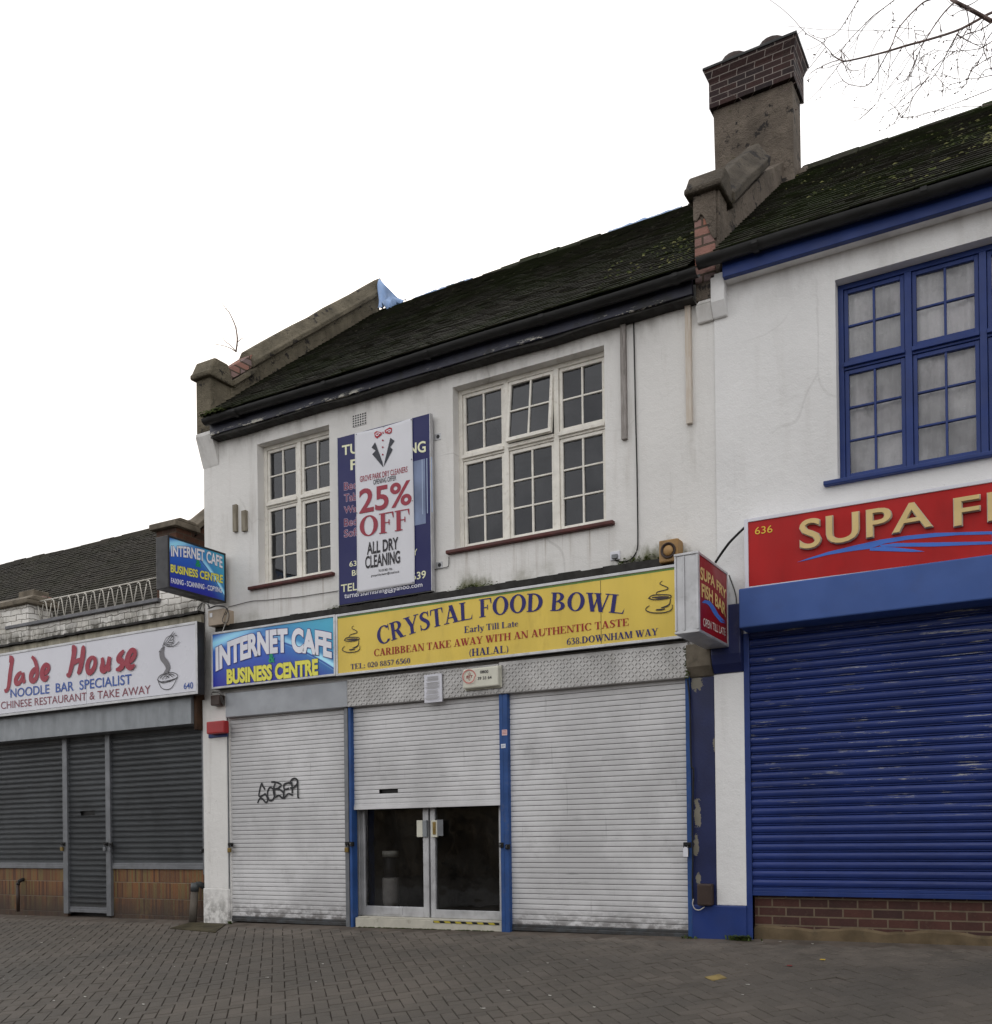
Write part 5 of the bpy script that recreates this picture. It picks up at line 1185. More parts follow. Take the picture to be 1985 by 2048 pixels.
lettering(hd, 'turnersfurnishing@yahoo.com', P, 4, [(1100, 1546), (1692, 1460)], [(1100, 1584), (1692, 1494)], WHITET, offset=.006)
a, b, cc, d = RW(4, 1560, 1716, 540, 1030, -.08); m_ = MB(); m_.quad((a, -.0815, cc), (b, -.0815, cc), (b, -.0815, d), (a, -.0815, d)); m_.build('photo_panel', paint('faded furniture print', c(110, 124, 156), .4, 0, .3, 2.2), hd)
m_ = MB()
for i in range(3): xx = a+.22+i*.06; m_.quad((xx, -.0822, cc+.1), (xx+.012, -.0822, cc+.1), (xx+.012, -.0822, d), (xx, -.0822, d))
m_.build('photo_lines', flat(150, 164, 190), hd)
bn_ = MB(); nx, nz = 26, 60; x0, x1, z0, z1 = -6.822, -6.054, 3.571, 5.297
YB = -.088
for j in range(nz+1):
    for i in range(nx+1):
        u, v = i/nx, j/nz; x = x0+(x1-x0)*u+.006*math.sin(v*5); z = z0+(z1-z0)*v-.012*math.sin(math.pi*u)*v
        y = YB-.0012*(1+math.sin(v*9+u*3))-.0014*(1+math.sin(u*7+v*2.5))*(.3+v*.5)
        bn_.v.append((x, y, z))
for j in range(nz):
    for i in range(nx): q = j*(nx+1)+i; bn_.f.append((q, q+1, q+nx+2, q+nx+1))
ban = thing('banner', 'white vinyl dry cleaning banner offering 25% off, pinned over the navy board', 'banner', (-6.44, YB, z0))
bm_o = bn_.build('vinyl_sheet', 'bannerw', ban, smooth=True)
sol = bm_o.modifiers.new('thickness', 'SOLIDIFY'); sol.thickness = .0015; sol.offset = -1
m_ = MB()
for (u, v) in ((.02, .99), (.98, .99), (.02, .01), (.98, .01), (.5, .993), (.985, .5), (.015, .5), (.98, .75)):
    MB_x, MB_z = x0+(x1-x0)*u, z0+(z1-z0)*v; m_.lathe([(.006, YB-.003), (.006, YB-.008)], MB_x, 0, 8, 'y', MB_z)
m_.build('pins', 'galvd', ban)
P = Plane('y', YB-.0058); L0 = .0
lettering(ban, 'GROVE PARK DRY CLEANERS', P, 4, [(1217, 658), (1578, 580)], [(1217, 700), (1578, 622)], REDT, offset=.012, lift=L0)
lettering(ban, 'OPENING OFFER', P, 4, [(1318, 684), (1492, 648)], [(1318, 720), (1492, 684)], BLACKT, offset=.008, lift=L0)
lettering(ban, '25%', P, 4, [(1215, 762), (1605, 688)], [(1215, 935), (1605, 862)], REDT, offset=.02, lift=L0)
lettering(ban, 'OFF', P, 4, [(1215, 966), (1595, 900)], [(1215, 1118), (1595, 1056)], REDT, font='serif', lift=L0)
lettering(ban, 'ALL DRY', P, 4, [(1272, 1163), (1505, 1120)], [(1272, 1250), (1505, 1204)], BLACKT, offset=.025, lift=L0)
lettering(ban, 'CLEANING', P, 4, [(1258, 1268), (1520, 1222)], [(1258, 1356), (1520, 1310)], BLACKT, offset=.025, lift=L0)
lettering(ban, 'TEL:020 8851 7006', P, 4, [(1357, 1366), (1462, 1350)], [(1357, 1382), (1462, 1366)], BLACKT, offset=.01, lift=L0)
lettering(ban, 'groveparkdrycleaners@hotmail.co.uk', P, 4, [(1302, 1404), (1515, 1370)], [(1302, 1420), (1515, 1386)], BLACKT, offset=.01, lift=L0)
polys('bow_tie', ban, P, 4, [[(1325, 325), (1342, 312), (1382, 322), (1381, 340), (1346, 368), (1330, 356)], [(1405, 305), (1444, 282), (1460, 290), (1458, 322), (1440, 334), (1407, 326)], [(1388, 318), (1396, 316), (1397, 330), (1389, 332)]], flat(172, 52, 66), lift=L0)
ribbon('bow_tie', ban, P, 4, [[(1372, 330), (1350, 326), (1338, 336), (1348, 348), (1362, 338)], [(1415, 314), (1436, 304), (1450, 304), (1446, 318), (1432, 318)]], .009, WHITET, lift=L0+.001)
polys('lapels', ban, P, 4, [[(1332, 396), (1305, 438), (1336, 460), (1310, 488), (1395, 588), (1388, 548)], [(1448, 362), (1480, 386), (1447, 432), (1466, 452), (1399, 580), (1404, 545)]], flat(58, 60, 68), lift=L0)
polys('shirt_buttons', ban, P, 4, [[(x+7*math.cos(t*.7), y+7*math.sin(t*.7)) for t in range(9)] for (x, y) in ((1390, 382), (1390, 434), (1390, 490))], REDT, lift=L0)

# ================================================================== small things on the walls
def facebox(name, label, cat, k, xl, xr, yt, yb, y1, y0, mat, bev=.008, group=None, pname='casing'):
    a, b, cc, d = RW(k, xl, xr, yt, yb, y1); t = thing(name, label, cat, ((a+b)/2, y0, cc), group)
    bxm(a, b, y1, y0, cc, d).build(pname, mat, t, bev=bev); return t, a, b, cc, d
# burglar alarm box with printed number
t, a, b, cc, d = facebox('alarm_box', 'cream alarm box marked 0800 39 33 64 on the tread plate under the yellow sign', 'alarm', 11, 612, 805, 692, 800, -.125, -.055, 'cream_pl', .014)
m_ = bxm(a-.006, b+.006, -.075, -.057, cc-.012, d+.012); m_.build('backplate', 'cream_pl', t, bev=.006)
P = Plane('y', -.1255)
lettering(t, '0800', P, 11, [(708, 710), (752, 706)], [(708, 725), (752, 721)], BLACKT, offset=.02)
lettering(t, '39 33 64', P, 11, [(695, 745), (770, 738)], [(695, 760), (770, 753)], BLACKT, offset=.02)
lettering(t, 'BST', P, 11, [(634, 738), (668, 734)], [(634, 752), (668, 748)], flat(140, 50, 50), offset=.02)
ring = [[(650+33*math.cos(q*.21), 742-36*math.sin(q*.21)) for q in range(31)]]
ribbon('emblem_ring', t, P, 11, ring, .011, flat(190, 110, 105))
ribbon('emblem_mark', t, P, 11, [[(650, 718), (650, 736)], [(643, 722), (645, 736)], [(657, 722), (655, 736)], [(644, 752), (650, 764)], [(656, 752), (650, 764)]], .004, flat(140, 50, 50))
# paper notice
t, a, b, cc, d = facebox('notice', 'faded printed paper notice pinned to the tread plate beside the alarm box', 'notice', 11, 404, 499, 728, 882, -.075, -.06, 'signwhite', .003, pname='sheet')
rng = random.Random(11); ls = []
for i in range(24):
    y = 742+i*5.4+rng.uniform(-.6, .6)
    if i in (5, 13, 18): continue
    w_ = 30 if i < 3 else rng.uniform(28, 40); ls.append([(451-w_, y+w_*.1), (451+w_, y-w_*.1)])
ribbon('print_lines', t, Plane('y', -.0755), 11, ls, .0045, flat(150, 148, 146), sm=False)
# red alarm with its blue back plate
t, a, b, cc, d = facebox('alarm_box', 'plain red alarm box on the white pillar, left of the first whitish shutter', 'alarm', 10, 47, 180, 920, 1015, -.13, -.045, 'redplastic', .014)
a, b, cc, d = RW(10, 66, 207, 935, 1045, -.04); bxm(a, b, -.045, -.031, cc, d).build('backplate', 'blue', t, bev=.003)
# yellowed siren
t, a, b, cc, d = facebox('siren_box', 'yellowed mossy siren box on the wall above the red projecting sign', 'siren', 5, 1482, 1605, 1578, 1722, -.13, -.0, 'yelpl', .012)
cx, cz = (a+b)/2, (cc+d)/2
MB().lathe([(.072, -.128), (.072, -.142), (.062, -.144), (.058, -.134)], cx, 0, 26, 'y', cz).build('horn_ring', 'brown', t, smooth=True)
MB().lathe([(.05, -.131), (.044, -.139), (.025, -.146), (.004, -.148)], cx, 0, 22, 'y', cz).build('horn', 'yelpl', t, smooth=True)
# junction box with loose wires
t, a, b, cc, d = facebox('junction_box', 'beige cable junction box with loose wires beside the noodle bar sign', 'box', 1, 1582, 1698, 908, 1028, -.16, .0, 'beige', .008)
m_ = bxm(a+.03, a+.075, -.164, -.16, cc+.1, cc+.15); m_.build('label_plate', 'alu', t)
def cable(name, label, pts, r, mat, sub=6, cat='cable'):
    m_ = MB(); P_ = smoothpath(pts, sub); m_.tube(P_, r, 6); o = m_.build(name, mat, None, smooth=True); return tag(o, label, cat)
wr = [[(1520, 905), (1545, 850), (1570, 845), (1600, 900)], [(1500, 905), (1535, 860), (1575, 868), (1592, 905)], [(1580, 905), (1640, 880), (1705, 885), (1730, 915), (1715, 950)], [(1600, 900), (1650, 885), (1720, 900), (1690, 990), (1725, 1010), (1742, 960), (1730, 900)]]
for i, l in enumerate(wr): MB().tube(smoothpath([W(1, x, y, -.17-.012*i) for x, y in l], 6), .0045, 5).build('wire', 'signback', t, smooth=True)
MB().tube(smoothpath([W(1, x, y, -.175) for x, y in ((1735, 930), (1722, 990), (1705, 1040), (1692, 1075))], 6), .0045, 5).build('wire', 'whitewire', t, smooth=True)
# floodlight-like brown sensor box below the blue fascia
t, a, b, cc, d = facebox('sensor_box', 'small dark brown box hanging under the left end of the blue cafe sign', 'box', 10, 80, 145, 722, 800, -.12, -.03, 'brown', .008)
for i, l in enumerate([[(100, 705), (150, 712), (175, 760), (185, 800), (165, 770), (155, 725)], [(90, 720), (100, 700), (160, 700), (180, 705)]]): MB().tube(smoothpath([W(10, x, y, -.1) for x, y in l], 6), .004, 5).build('wire', 'greywire', t, smooth=True)
# socket plate, cables
t, a, b, cc, d = facebox('socket_plate', 'small white square cable plate on the wall under the wide cream window', 'plate', 5, 1174, 1236, 1654, 1710, -.012, -.0, 'signwhite', .004)
a, b, cc, d = RW(5, 1186, 1222, 1675, 1702, -.02); bxm(a, b, -.035, -.012, cc, d).build('plug', 'galvd', t, bev=.004)
cable('wall_cable', 'thin dark cable running down the white wall from the eaves to a white plate', [W(5, x, y, -.012) for x, y in ((1322, 140), (1326, 330), (1330, 520), (1336, 800), (1343, 1080), (1347, 1300), (1350, 1560), (1346, 1640), (1322, 1690), (1285, 1716), (1240, 1720), (1204, 1708))], .0062, 'blackmetal')
cable('sign_cable', 'thick black cable looping from the red projecting sign to the red fascia', [W(8, 270, 486, -.06), W(8, 300, 440, -.1), W(8, 350, 372, -.12), W(8, 400, 320, -.11), W(8, 446, 276, -.08)], .011, 'blackmetal')
cable('wall_wire', 'thin grey wire drooping across the wall from the junction box to the advert board', [W(4, x, y, -.012) for x, y in ((215, 1650), (300, 1628), (400, 1604), (500, 1598), (620, 1585), (760, 1572), (880, 1553), (980, 1538), (1060, 1525))], .004, 'greywire')
cable('wall_wire', 'short thin wire between the advert board fixing and the wide window sill', [W(4, x, y, -.012) for x, y in ((1770, 1368), (1800, 1362), (1850, 1352), (1888, 1340), (1893, 1300), (1893, 1270))], .004, 'greywire')
cable('pilaster_cable', 'black cable running down the edge of the dark blue pillar into a brown box', [W(8, 106, 1180, -.045), W(8, 118, 1300, -.045), W(8, 122, 1480, -.05), W(8, 124, 1600, -.05), W(8, 128, 1690, -.055), W(9, 140, 400, -.05), W(9, 138, 520, -.045), W(9, 134, 700, -.045), W(9, 136, 900, -.045), W(9, 134, 1080, -.045), W(9, 136, 1170, -.05)], .0075, 'blackmetal')
t, a, b, cc, d = facebox('meter_box', 'small dark brown plastic box low on the dark blue pillar with a white wire loop', 'box', 9, 160, 245, 1076, 1205, -.1, -.02, 'brown', .012)
MB().tube(smoothpath([W(9, x, y, -.07) for x, y in ((140, 1165), (136, 1195), (148, 1222), (175, 1230), (205, 1212))], 6), .005, 5).build('wire', 'whitewire', t, smooth=True)
MB().tube(smoothpath([W(8, x, y, -.06) for x, y in ((350, 560), (392, 690), (385, 800), (365, 900), (350, 970), (310, 985))], 6), .006, 5).build('feed_wire', 'greywire', p2_, smooth=True)
# vent grille
a, b, cc, d = RW(4, 1160, 1268, 180, 272, -.004)
t = thing('air_vent', 'small white pierced air vent high on the wall above the advert board', 'vent', ((a+b)/2, 0, cc))
bxm(a, b, -.006, 0, cc, d).build('plate', 'white', t, bev=.002)
m_ = MB()
for i in range(6):
    for j in range(5):
        x = a+(b-a)*(i+.5)/6; z = cc+(d-cc)*(j+.5)/5; m_.quad((x-.012, -.0068, z-.0085), (x+.010, -.0068, z-.0085), (x+.012, -.0068, z+.008), (x-.010, -.0068, z+.0085))
m_.build('holes', 'signback', t)
# timber battens left from old signs
def batten(label, k, x0, x1, y0, y1, mat, group):
    a, b, cc, d = RW(k, x0, x1, y0, y1, -.03); cx, cz = (a+b)/2, (cc+d)/2
    o = bxm(a-cx, b-cx, -.018, .018, cc-cz, d-cz).build('wood_batten', mat, None, bev=.003); o.location = (cx, -.018, cz); return tag(o, label, 'batten', group)
G1 = 'wooden battens left on the wall'
bt1 = batten('long weathered grey batten upright on the wall just right of the wide cream window', 5, 1241, 1275, 206, 945, 'woodg', G1)
batten('long pale new wood batten upright on the wall near the middle chimney pier', 5, 1652, 1688, 80, 846, 'wood', G1)
batten('taller of two short weathered battens left of the narrow cream window', 4, 250, 277, 870, 1077, 'woodb', G1)
batten('shorter of two short weathered battens left of the narrow cream window', 4, 317, 350, 915, 1072, 'woodb', G1)
# stickers
t = facebox('sticker', 'pinkish printed sticker on the blue post, the upper of two', 'sticker', 11, 826, 854, 1030, 1061, -.0345, -.0335, flat(210, 180, 180), 0, 'stickers on the blue post', 'paper')[0]
ribbon('print_lines', t, Plane('y', -.0347), 11, [[(829, 1036), (851, 1034)], [(829, 1044), (851, 1042)], [(829, 1052), (851, 1050)]], .004, flat(170, 90, 90), lift=.0006, sm=False)
t = facebox('sticker', 'plain white sticker on the blue post, the lower of two', 'sticker', 12, 1627, 1670, 38, 78, -.0355, -.0335, flat(200, 205, 215), 0, 'stickers on the blue post', 'paper')[0]
ribbon('print_lines', t, Plane('y', -.0356), 12, [[(1635, 52), (1662, 54)], [(1635, 62), (1655, 64)]], .004, flat(130, 140, 160), lift=.0006, sm=False)
# graffiti tag on the first whitish shutter
gr_ = [[(440, 1545), (458, 1510), (478, 1512), (500, 1537), (516, 1532), (514, 1500), (495, 1470)], [(502, 1474), (452, 1492), (470, 1398), (482, 1415), (498, 1442)],
       [(540, 1422), (524, 1440), (516, 1480), (530, 1522), (556, 1520), (572, 1485), (566, 1445), (540, 1422)], [(545, 1384), (570, 1385), (600, 1392), (622, 1408), (600, 1430), (566, 1437)], [(576, 1395), (562, 1440), (570, 1500)],
       [(566, 1437), (606, 1440), (640, 1470), (634, 1508), (606, 1486), (575, 1503)], [(692, 1388), (645, 1402), (648, 1440), (682, 1432)], [(646, 1440), (640, 1508), (676, 1474), (712, 1486)],
       [(690, 1402), (698, 1372), (722, 1358), (745, 1368), (748, 1392), (722, 1424), (690, 1430)], [(704, 1384), (708, 1470)], [(745, 1378), (750, 1440), (752, 1502), (760, 1500)]]
gt = ribbon('graffiti', None, Plane('y', .02), 10, gr_, .022, paint('black spray paint', c(36, 36, 40), .5), lift=.004)
tag(gt, 'black graffiti tag reading SOBER sprayed on the left whitish shutter', 'graffiti')

# ================================================================== padlocks
GP = 'padlocks on the shutter rails'
def padlock(label, p, mat='brass', hasp=True):
    t = thing('padlock', label, 'padlock', p, GP); s = .03
    m_ = MB().box(-s*.8, s*.8, -.012, .012, -.085, -.032); b = m_.build('body', mat, None, bev=.005); b.parent = t
    m_ = MB().tube([(-.014, 0, -.034), (-.014, 0, -.008), (-.009, 0, .006), (0, 0, .01), (.009, 0, .006), (.014, 0, -.008), (.014, 0, -.034)], .0045, 6); b = m_.build('shackle', 'galvd', None, smooth=True); b.parent = t
    if hasp: m_ = MB().box(-.03, .045, .004, .022, -.018, .03); m_.box(-.012, .03, -.014, .004, .0, .014); b = m_.build('hasp', 'blackmetal', None, bev=.003); b.parent = t
    return t
padlock('brass padlock on the left rail of the first whitish shutter, beside the white pillar', W(10, 224, 1865, -.035)+Vector((0, 0, .0)))
padlock('brass padlock between the first whitish shutter and the glass doors', W(12, 160, 995, -.04))
padlock('padlock at the left edge of the narrow grey door shutter, near the stall riser', W(2, 470, 1100, YS-.05))
padlock('padlock on the right rail of the narrow grey door shutter, the left of two', W(2, 795, 1100, YS-.05), 'galvd')
padlock('padlock on the right rail of the narrow grey door shutter, the right of two', W(2, 832, 1105, YS-.06), 'galvd')
pt = padlock('padlock with a white paper tag at the right edge of the third whitish shutter', W(9, 97, 850, -.045), 'blackmetal')
m_ = MB().prism([(-.022, -.10), (.024, -.10), (.024, -.028), (.012, -.012), (-.01, -.012), (-.022, -.028)], -.02, -.016, 'y'); o = m_.build('paper_tag', 'bannerw', None); o.parent = pt
def hasp(label, p):
    t = thing('hasp', label, 'hasp', p, 'bare hasps on the shutter rails')
    b = MB().box(-.022, .022, -.012, .02, -.025, .025).build('plate', 'blackmetal', None, bev=.004); b.parent = t
    b = MB().tube([(0, -.012, .01), (0, -.03, .006), (0, -.03, -.008), (0, -.012, -.012)], .004, 6).build('staple', 'galvd', None, smooth=True); b.parent = t
hasp('black hasp on the blue post left of the glass doors', W(12, 208, 990, -.035))
hasp('black hasp on the left half of the double blue post right of the glass doors', W(12, 1632, 1000, -.035))
hasp('black hasp on the right half of the double blue post beside the third shutter', W(12, 1690, 1016, -.04))
hasp('bare hasp on the far right rail of the grey noodle bar shutters', W(2, 1540, 1146, YS-.035))

# ================================================================== waste pipes
m_t = thing('waste_pipe', 'stubby grey waste pipe sleeved in concrete before the right stall riser', 'pipe', (0, 0, 0), 'pipes in front of the stall risers')
f0 = W(2, 1465, 1688, -.04); f1 = W(2, 1480, 1455, -.03); f2 = W(2, 1484, 1392, -.03); m_t.location = f0
MB().tube([f0, f0.lerp(f1, .5), f1], .046, 12, .044).build('concrete_sleeve', 'conc', m_t, smooth=True)
MB().tube([f1, f2], .048, 14).build('pipe_collar', paint('grey drain plastic', c(66, 70, 72), .5), m_t, smooth=True)
MB().tube(smoothpath([f2+Vector((0, .0, -.03)), f2+Vector((.02, .05, -.02)), f2+Vector((.03, .1, -.05))], 4), .036, 12).build('bend', paint('grey drain plastic', c(66, 70, 72), .5), m_t, smooth=True)
m_t = thing('waste_pipe', 'thin dark waste pipe bent at the top before the left stall riser', 'pipe', (0, 0, 0), 'pipes in front of the stall risers')
f0 = W(2, 138, 1610, -.0); f1 = W(2, 135, 1400, -.0); m_t.location = f0
MB().tube([f0, f1], .022, 10).build('pipe', 'brown', m_t, smooth=True)
MB().tube(smoothpath([f1-Vector((0, 0, .01)), f1+Vector((.01, .02, .04)), f1+Vector((.02, .07, .06)), f1+Vector((.02, .1, .06))], 4), .025, 10).build('bend', 'blackmetal', m_t, smooth=True)

# ================================================================== zigzag railing on the noodle bar parapet
rt = thing('railing', 'low white zigzag metal railing on the white brick parapet', 'railing', (-11.6, .1, 3.945))
YR = .1; rx0 = W(1, 150, 890, YR).x; rx1 = W(1, 1190, 650, YR).x; zt_, zb2 = 4.255, 3.962
MB().tube([(rx0, YR, zt_), ((rx0+rx1)/2, YR, zt_-.004), (rx1, YR, zt_)], .011, 8).build('top_rail', 'rail', rt, smooth=True)
MB().tube([(rx0+.15, YR, zb2), (rx1, YR, zb2)], .009, 8).build('bottom_rail', 'rail', rt, smooth=True)
nl = 15; pts = []
bx = [W(1, x, y, YR).x for x, y in ((255, 995), (315, 980), (378, 968), (436, 955), (497, 942), (560, 930), (622, 915), (683, 900), (745, 890), (812, 876), (882, 860), (950, 845), (1022, 828), (1096, 810), (1170, 795))]
zz_ = MB(); 
for i in range(len(bx)):
    p_ = bx[i]-(.15 if i == 0 else bx[i]-bx[i-1]); w_ = bx[i]-p_
    pp = [(p_+.0, YR-.012, zb2), (p_+w_*.35, YR-.012, zt_-.06), (p_+w_*.42, YR-.012, zt_-.03), (p_+w_*.52, YR-.012, zt_-.018), (p_+w_*.64, YR-.012, zt_-.03), (p_+w_*.70, YR-.012, zt_-.07), (bx[i], YR-.012, zb2)]
    zz_.tube(pp, .0075, 6)
zz_.build('zigzag_bars', 'rail', rt, smooth=True)

# ================================================================== tarpaulin, saplings, moss, weeds
tp_ = MB(); nx, nz = 16, 14
A0, A1 = W(15, 1640, 72, 3.02), W(15, 1885, 262, 2.95); B0, B1 = W(15, 1640, 335, 2.76), W(15, 1800, 290, 2.85)
for j in range(nz+1):
    v = j/nz
    for i in range(nx+1):
        u = i/nx; p = (A0.lerp(A1, u)).lerp(B0.lerp(B1, u), v); k = math.sin(u*19+v*2)*.03*(.3+v)+math.sin(u*7+v*6)*.03
        p = p+Vector((0, -k, k*.5-.05*math.sin(math.pi*u)*(1-v))); 
        if j == nz: p.z += .05*math.sin(u*9)
        tp_.v.append(tuple(p))
for j in range(nz):
    for i in range(nx): q = j*(nx+1)+i; tp_.f.append((q, q+1, q+nx+2, q+nx+1))
o = tp_.build('tarpaulin', 'tarp', None, smooth=True); tag(o, 'faded blue tarpaulin hanging from the roof ridge beside the left parapet', 'tarpaulin')
sol = o.modifiers.new('thickness', 'SOLIDIFY'); sol.thickness = .003
def ridge_strip(label, xa, xb, n):
    m_ = MB(); rng = random.Random(int(-xa*100))
    for i in range(n+1):
        x = xa+(xb-xa)*i/n; h = -.012+.022*rng.random()*math.sin(math.pi*min(1, max(.08, i/n)))
        m_.v += [(x, yr-.035, zr+.012+.012*math.sin(x*1.9+1)), (x, yr, zr+.062+h+.012*math.sin(x*1.9+1)), (x, yr+.1, zr+.03+h)]
    for i in range(n):
        for q in range(2): m_.f.append((i*3+q, i*3+q+1, i*3+q+4, i*3+q+3))
    o = m_.build('tarpaulin_strip', 'tarp', None); tag(o, label, 'tarpaulin', 'strips of tarpaulin along the ridge'); s_ = o.modifiers.new('thickness', 'SOLIDIFY'); s_.thickness = .003
ridge_strip('thin blue tarpaulin strip over the ridge near the left end of the mossy roof', -8.3, -7.3, 24)
ridge_strip('thin blue tarpaulin strip over the ridge near the chimney end of the mossy roof', -5.2, -4.2, 24)
def twig(name, parent, paths, mat='bark'):
    m_ = MB()
    for pts, r0, r1 in paths: m_.tube(smoothpath(pts, 4), r0, 5, r1, cap=False)
    return m_.build(name, mat, parent, smooth=True)
sp = thing('sapling', 'bare leafless sapling growing from the broken left parapet coping', 'sapling', W(15, 432, 690, .5))
Y_ = .5
st_ = [([(432, 692), (443, 600), (438, 530), (425, 470), (400, 410), (370, 350), (345, 325), (325, 295), (305, 270)], .010, .002), ([(428, 684), (390, 640), (345, 605), (318, 570)], .006, .002), ([(425, 686), (385, 660), (330, 640), (255, 625)], .006, .002),
       ([(440, 610), (465, 590), (490, 572)], .005, .002), ([(443, 580), (470, 560), (482, 540)], .0025, .001), ([(430, 500), (448, 470), (452, 450)], .0025, .001), ([(440, 640), (462, 632), (482, 640)], .0025, .001), ([(350, 330), (362, 300)], .002, .001)]
twig('twigs', sp, [([W(15, x, y, Y_-.02*i) for x, y in l], a*1.1, b*1.6) for i, (l, a, b) in enumerate(st_)])
# moss cushions on the roofs
def blob(m_, c_, r, n=None, sq=.6):
    n = n or Vector((0, -math.sin(PITCH), math.cos(PITCH))); a = n.cross(Vector((1, 0, 0))).normalized(); b = Vector((1, 0, 0)); base = len(m_.v); ph = random.random()*6
    m_.v.append(tuple(c_+n*r*sq))
    for (rr, hh) in ((.62, .48), (1., .0)):
        for q in range(7):
            t = q*2*math.pi/7; k = r*rr*(1+.25*math.sin(2*t+ph)); m_.v.append(tuple(c_+a*math.sin(t)*k+b*math.cos(t)*k*1.15+n*r*hh*sq))
    for q in range(7):
        q1 = (q+1) % 7; m_.f += [(base, base+1+q, base+1+q1), (base+1+q, base+8+q, base+8+q1, base+1+q1)]
def roofpt(x, s, y0, z0): return Vector((x, y0+math.cos(PITCH)*s-math.sin(PITCH)*.015, z0+math.sin(PITCH)*s+math.cos(PITCH)*.015))
rng = random.Random(21); m1, m2 = MB(), MB()
for i in range(11000):
    x = rng.uniform(-2.6, 2.4); s = rng.uniform(.25, 3.35); dens = .06+.94*max(0, min(1, (x+2.3)/2.0))*(.25+.75*(1-abs(s-1.7)/1.75))
    if rng.random() > dens*.62 or math.sin(x*5.1+s*3)+math.sin(s*7-x*2) < -.2: continue
    r = rng.uniform(.008, .027)*(1 if x > -1.4 else .75); blob(m2 if rng.random() < .5 else m1, roofpt(x, s, -.25, 5.93), r)
for i in range(420):
    x = rng.uniform(-4.6, -2.98); s = rng.uniform(.2, 1.9)
    if rng.random() > ((x+4.6)/1.6)**2: continue
    blob(m2 if rng.random() < .4 else m1, roofpt(x, s, -.25, 5.87), rng.uniform(.007, .02))
tag(m1.build('moss', 'moss', None, smooth=True), 'dark green moss cushions scattered over the roof tiles', 'moss', kind='stuff')
tag(m2.build('moss', 'mossy', None, smooth=True), 'yellow green moss cushions scattered over the roof tiles', 'moss', kind='stuff')
m1 = MB(); up = Vector((0, -.5, .86))
for i in range(170):
    x = -5.38+rng.gauss(0, .13); z = 3.435+abs(rng.gauss(0, .022)); blob(m1, Vector((x, -.035+rng.uniform(-.03, .03) if z < 3.5 else -.005, z)), rng.uniform(.006, .014), up)
for i in range(130):
    x = rng.uniform(-3.75, -3.2); blob(m1, Vector((x, -.02, 3.42+abs(rng.gauss(0, .04)))), rng.uniform(.006, .016), up)
for i in range(120):
    x = rng.uniform(-7.3, -6.9); blob(m1, Vector((x, -.02, 3.45+abs(rng.gauss(0, .02)))), rng.uniform(.006, .012), up)
for i in range(90): blob(m1, Vector((-3.06+rng.gauss(0, .012), -.06, rng.uniform(2.32, 2.6))), rng.uniform(.005, .014), up)
for i in range(160): blob(m1, Vector((rng.uniform(-8.99, -8.6), -.27+rng.uniform(-.03, .05), 5.87+rng.uniform(-.01, .03))), rng.uniform(.01, .025), up)
for i in range(260):
    x = rng.uniform(-6.9, -5.15); blob(m1, Vector((x, -.02-abs(rng.gauss(0, .02)), gz(x, -.02)+.004)), rng.uniform(.004, .011), Vector((0, -.2, 1)))
tag(m1.build('moss', 'moss', None, smooth=True), 'green moss growing along the sign top, step foot and eaves', 'moss', kind='stuff')
def weed(label, p, n, h, w_):
    m_ = MB(); r = random.Random(int(p[0]*1000))
    for i in range(n):
        a = r.uniform(0, 6.28); l = r.uniform(.4, 1)*h; o_ = Vector((p[0]+r.gauss(0, w_), p[1]+r.gauss(0, w_*.25), p[2])); d = Vector((math.cos(a)*.5, math.sin(a)*.5-.2, 1)).normalized()*l; s_ = Vector((math.sin(a), -math.cos(a), 0))*.006
        mid = o_+d*.55+Vector((0, 0, l*.1)); end = o_+d+Vector((d.x*.6, d.y*.6, -l*.25)); m_.add([o_-s_, o_+s_, mid+s_*1.3, mid-s_*1.3, end], [(0, 1, 2, 3), (3, 2, 4)])
    return tag(m_.build('weed', 'grass', None), label, 'weed', 'weeds at the foot of the walls')
q = G(9, 415, 1412); weed('clump of dark green weeds at the foot of the blue pillar base', (q.x, -.07, gz(q.x, -.07)), 130, .075, .05)
q = G(2, 1725, 1708); weed('tiny weed at the foot of the white pillar by the first shutter', (q.x, -.06, gz(q.x, -.06)), 18, .05, .015)
q = G(9, 120, 1400); weed('tiny weed at the foot of the blue post beside the third shutter', (q.x, -.06, gz(q.x, -.06)), 22, .04, .03)

# ================================================================== things lying on the pavement
p_ = [G(99, 1400+x*.1579, 1868+y*.1579) for x, y in ((65, 555), (250, 518), (345, 565), (170, 600))]
o = MB(); nrm = Vector((0, -.0858, .996)); o.add([v+nrm*.006 for v in p_]+[v+nrm*.0005 for v in p_], [(0, 1, 2, 3), (0, 1, 5, 4), (1, 2, 6, 5), (2, 3, 7, 6), (3, 0, 4, 7)])
tag(o.build('marker_plate', 'yplate', None), 'small worn yellow square plate set in the paving before the blue shutter', 'plate')
p_ = [G(1 if False else 13, x, y) for x, y in ((980, 455), (1100, 420), (1300, 432), (1240, 478))]
o = MB(); o.add([v+nrm*.010 for v in p_]+[v+nrm*.001 for v in p_], [(0, 1, 2, 3), (0, 1, 5, 4), (1, 2, 6, 5), (2, 3, 7, 6), (3, 0, 4, 7)])
tag(o.build('drain_cover', paint('damp mossy concrete', c(72, 66, 50, .9), .8, 0, .35, 6, .5, 40, .2, .6, c(58, 58, 30, .8)), None), 'dark mossy drain cover set in the paving before the white pillar', 'cover')
rng = random.Random(31)
fl_ = MB()
for q in range(6): t_a = q*1.047; fl_.v.append((math.cos(t_a)*(.8+.4*rng.random()), math.sin(t_a)*.6, .25*rng.random()))
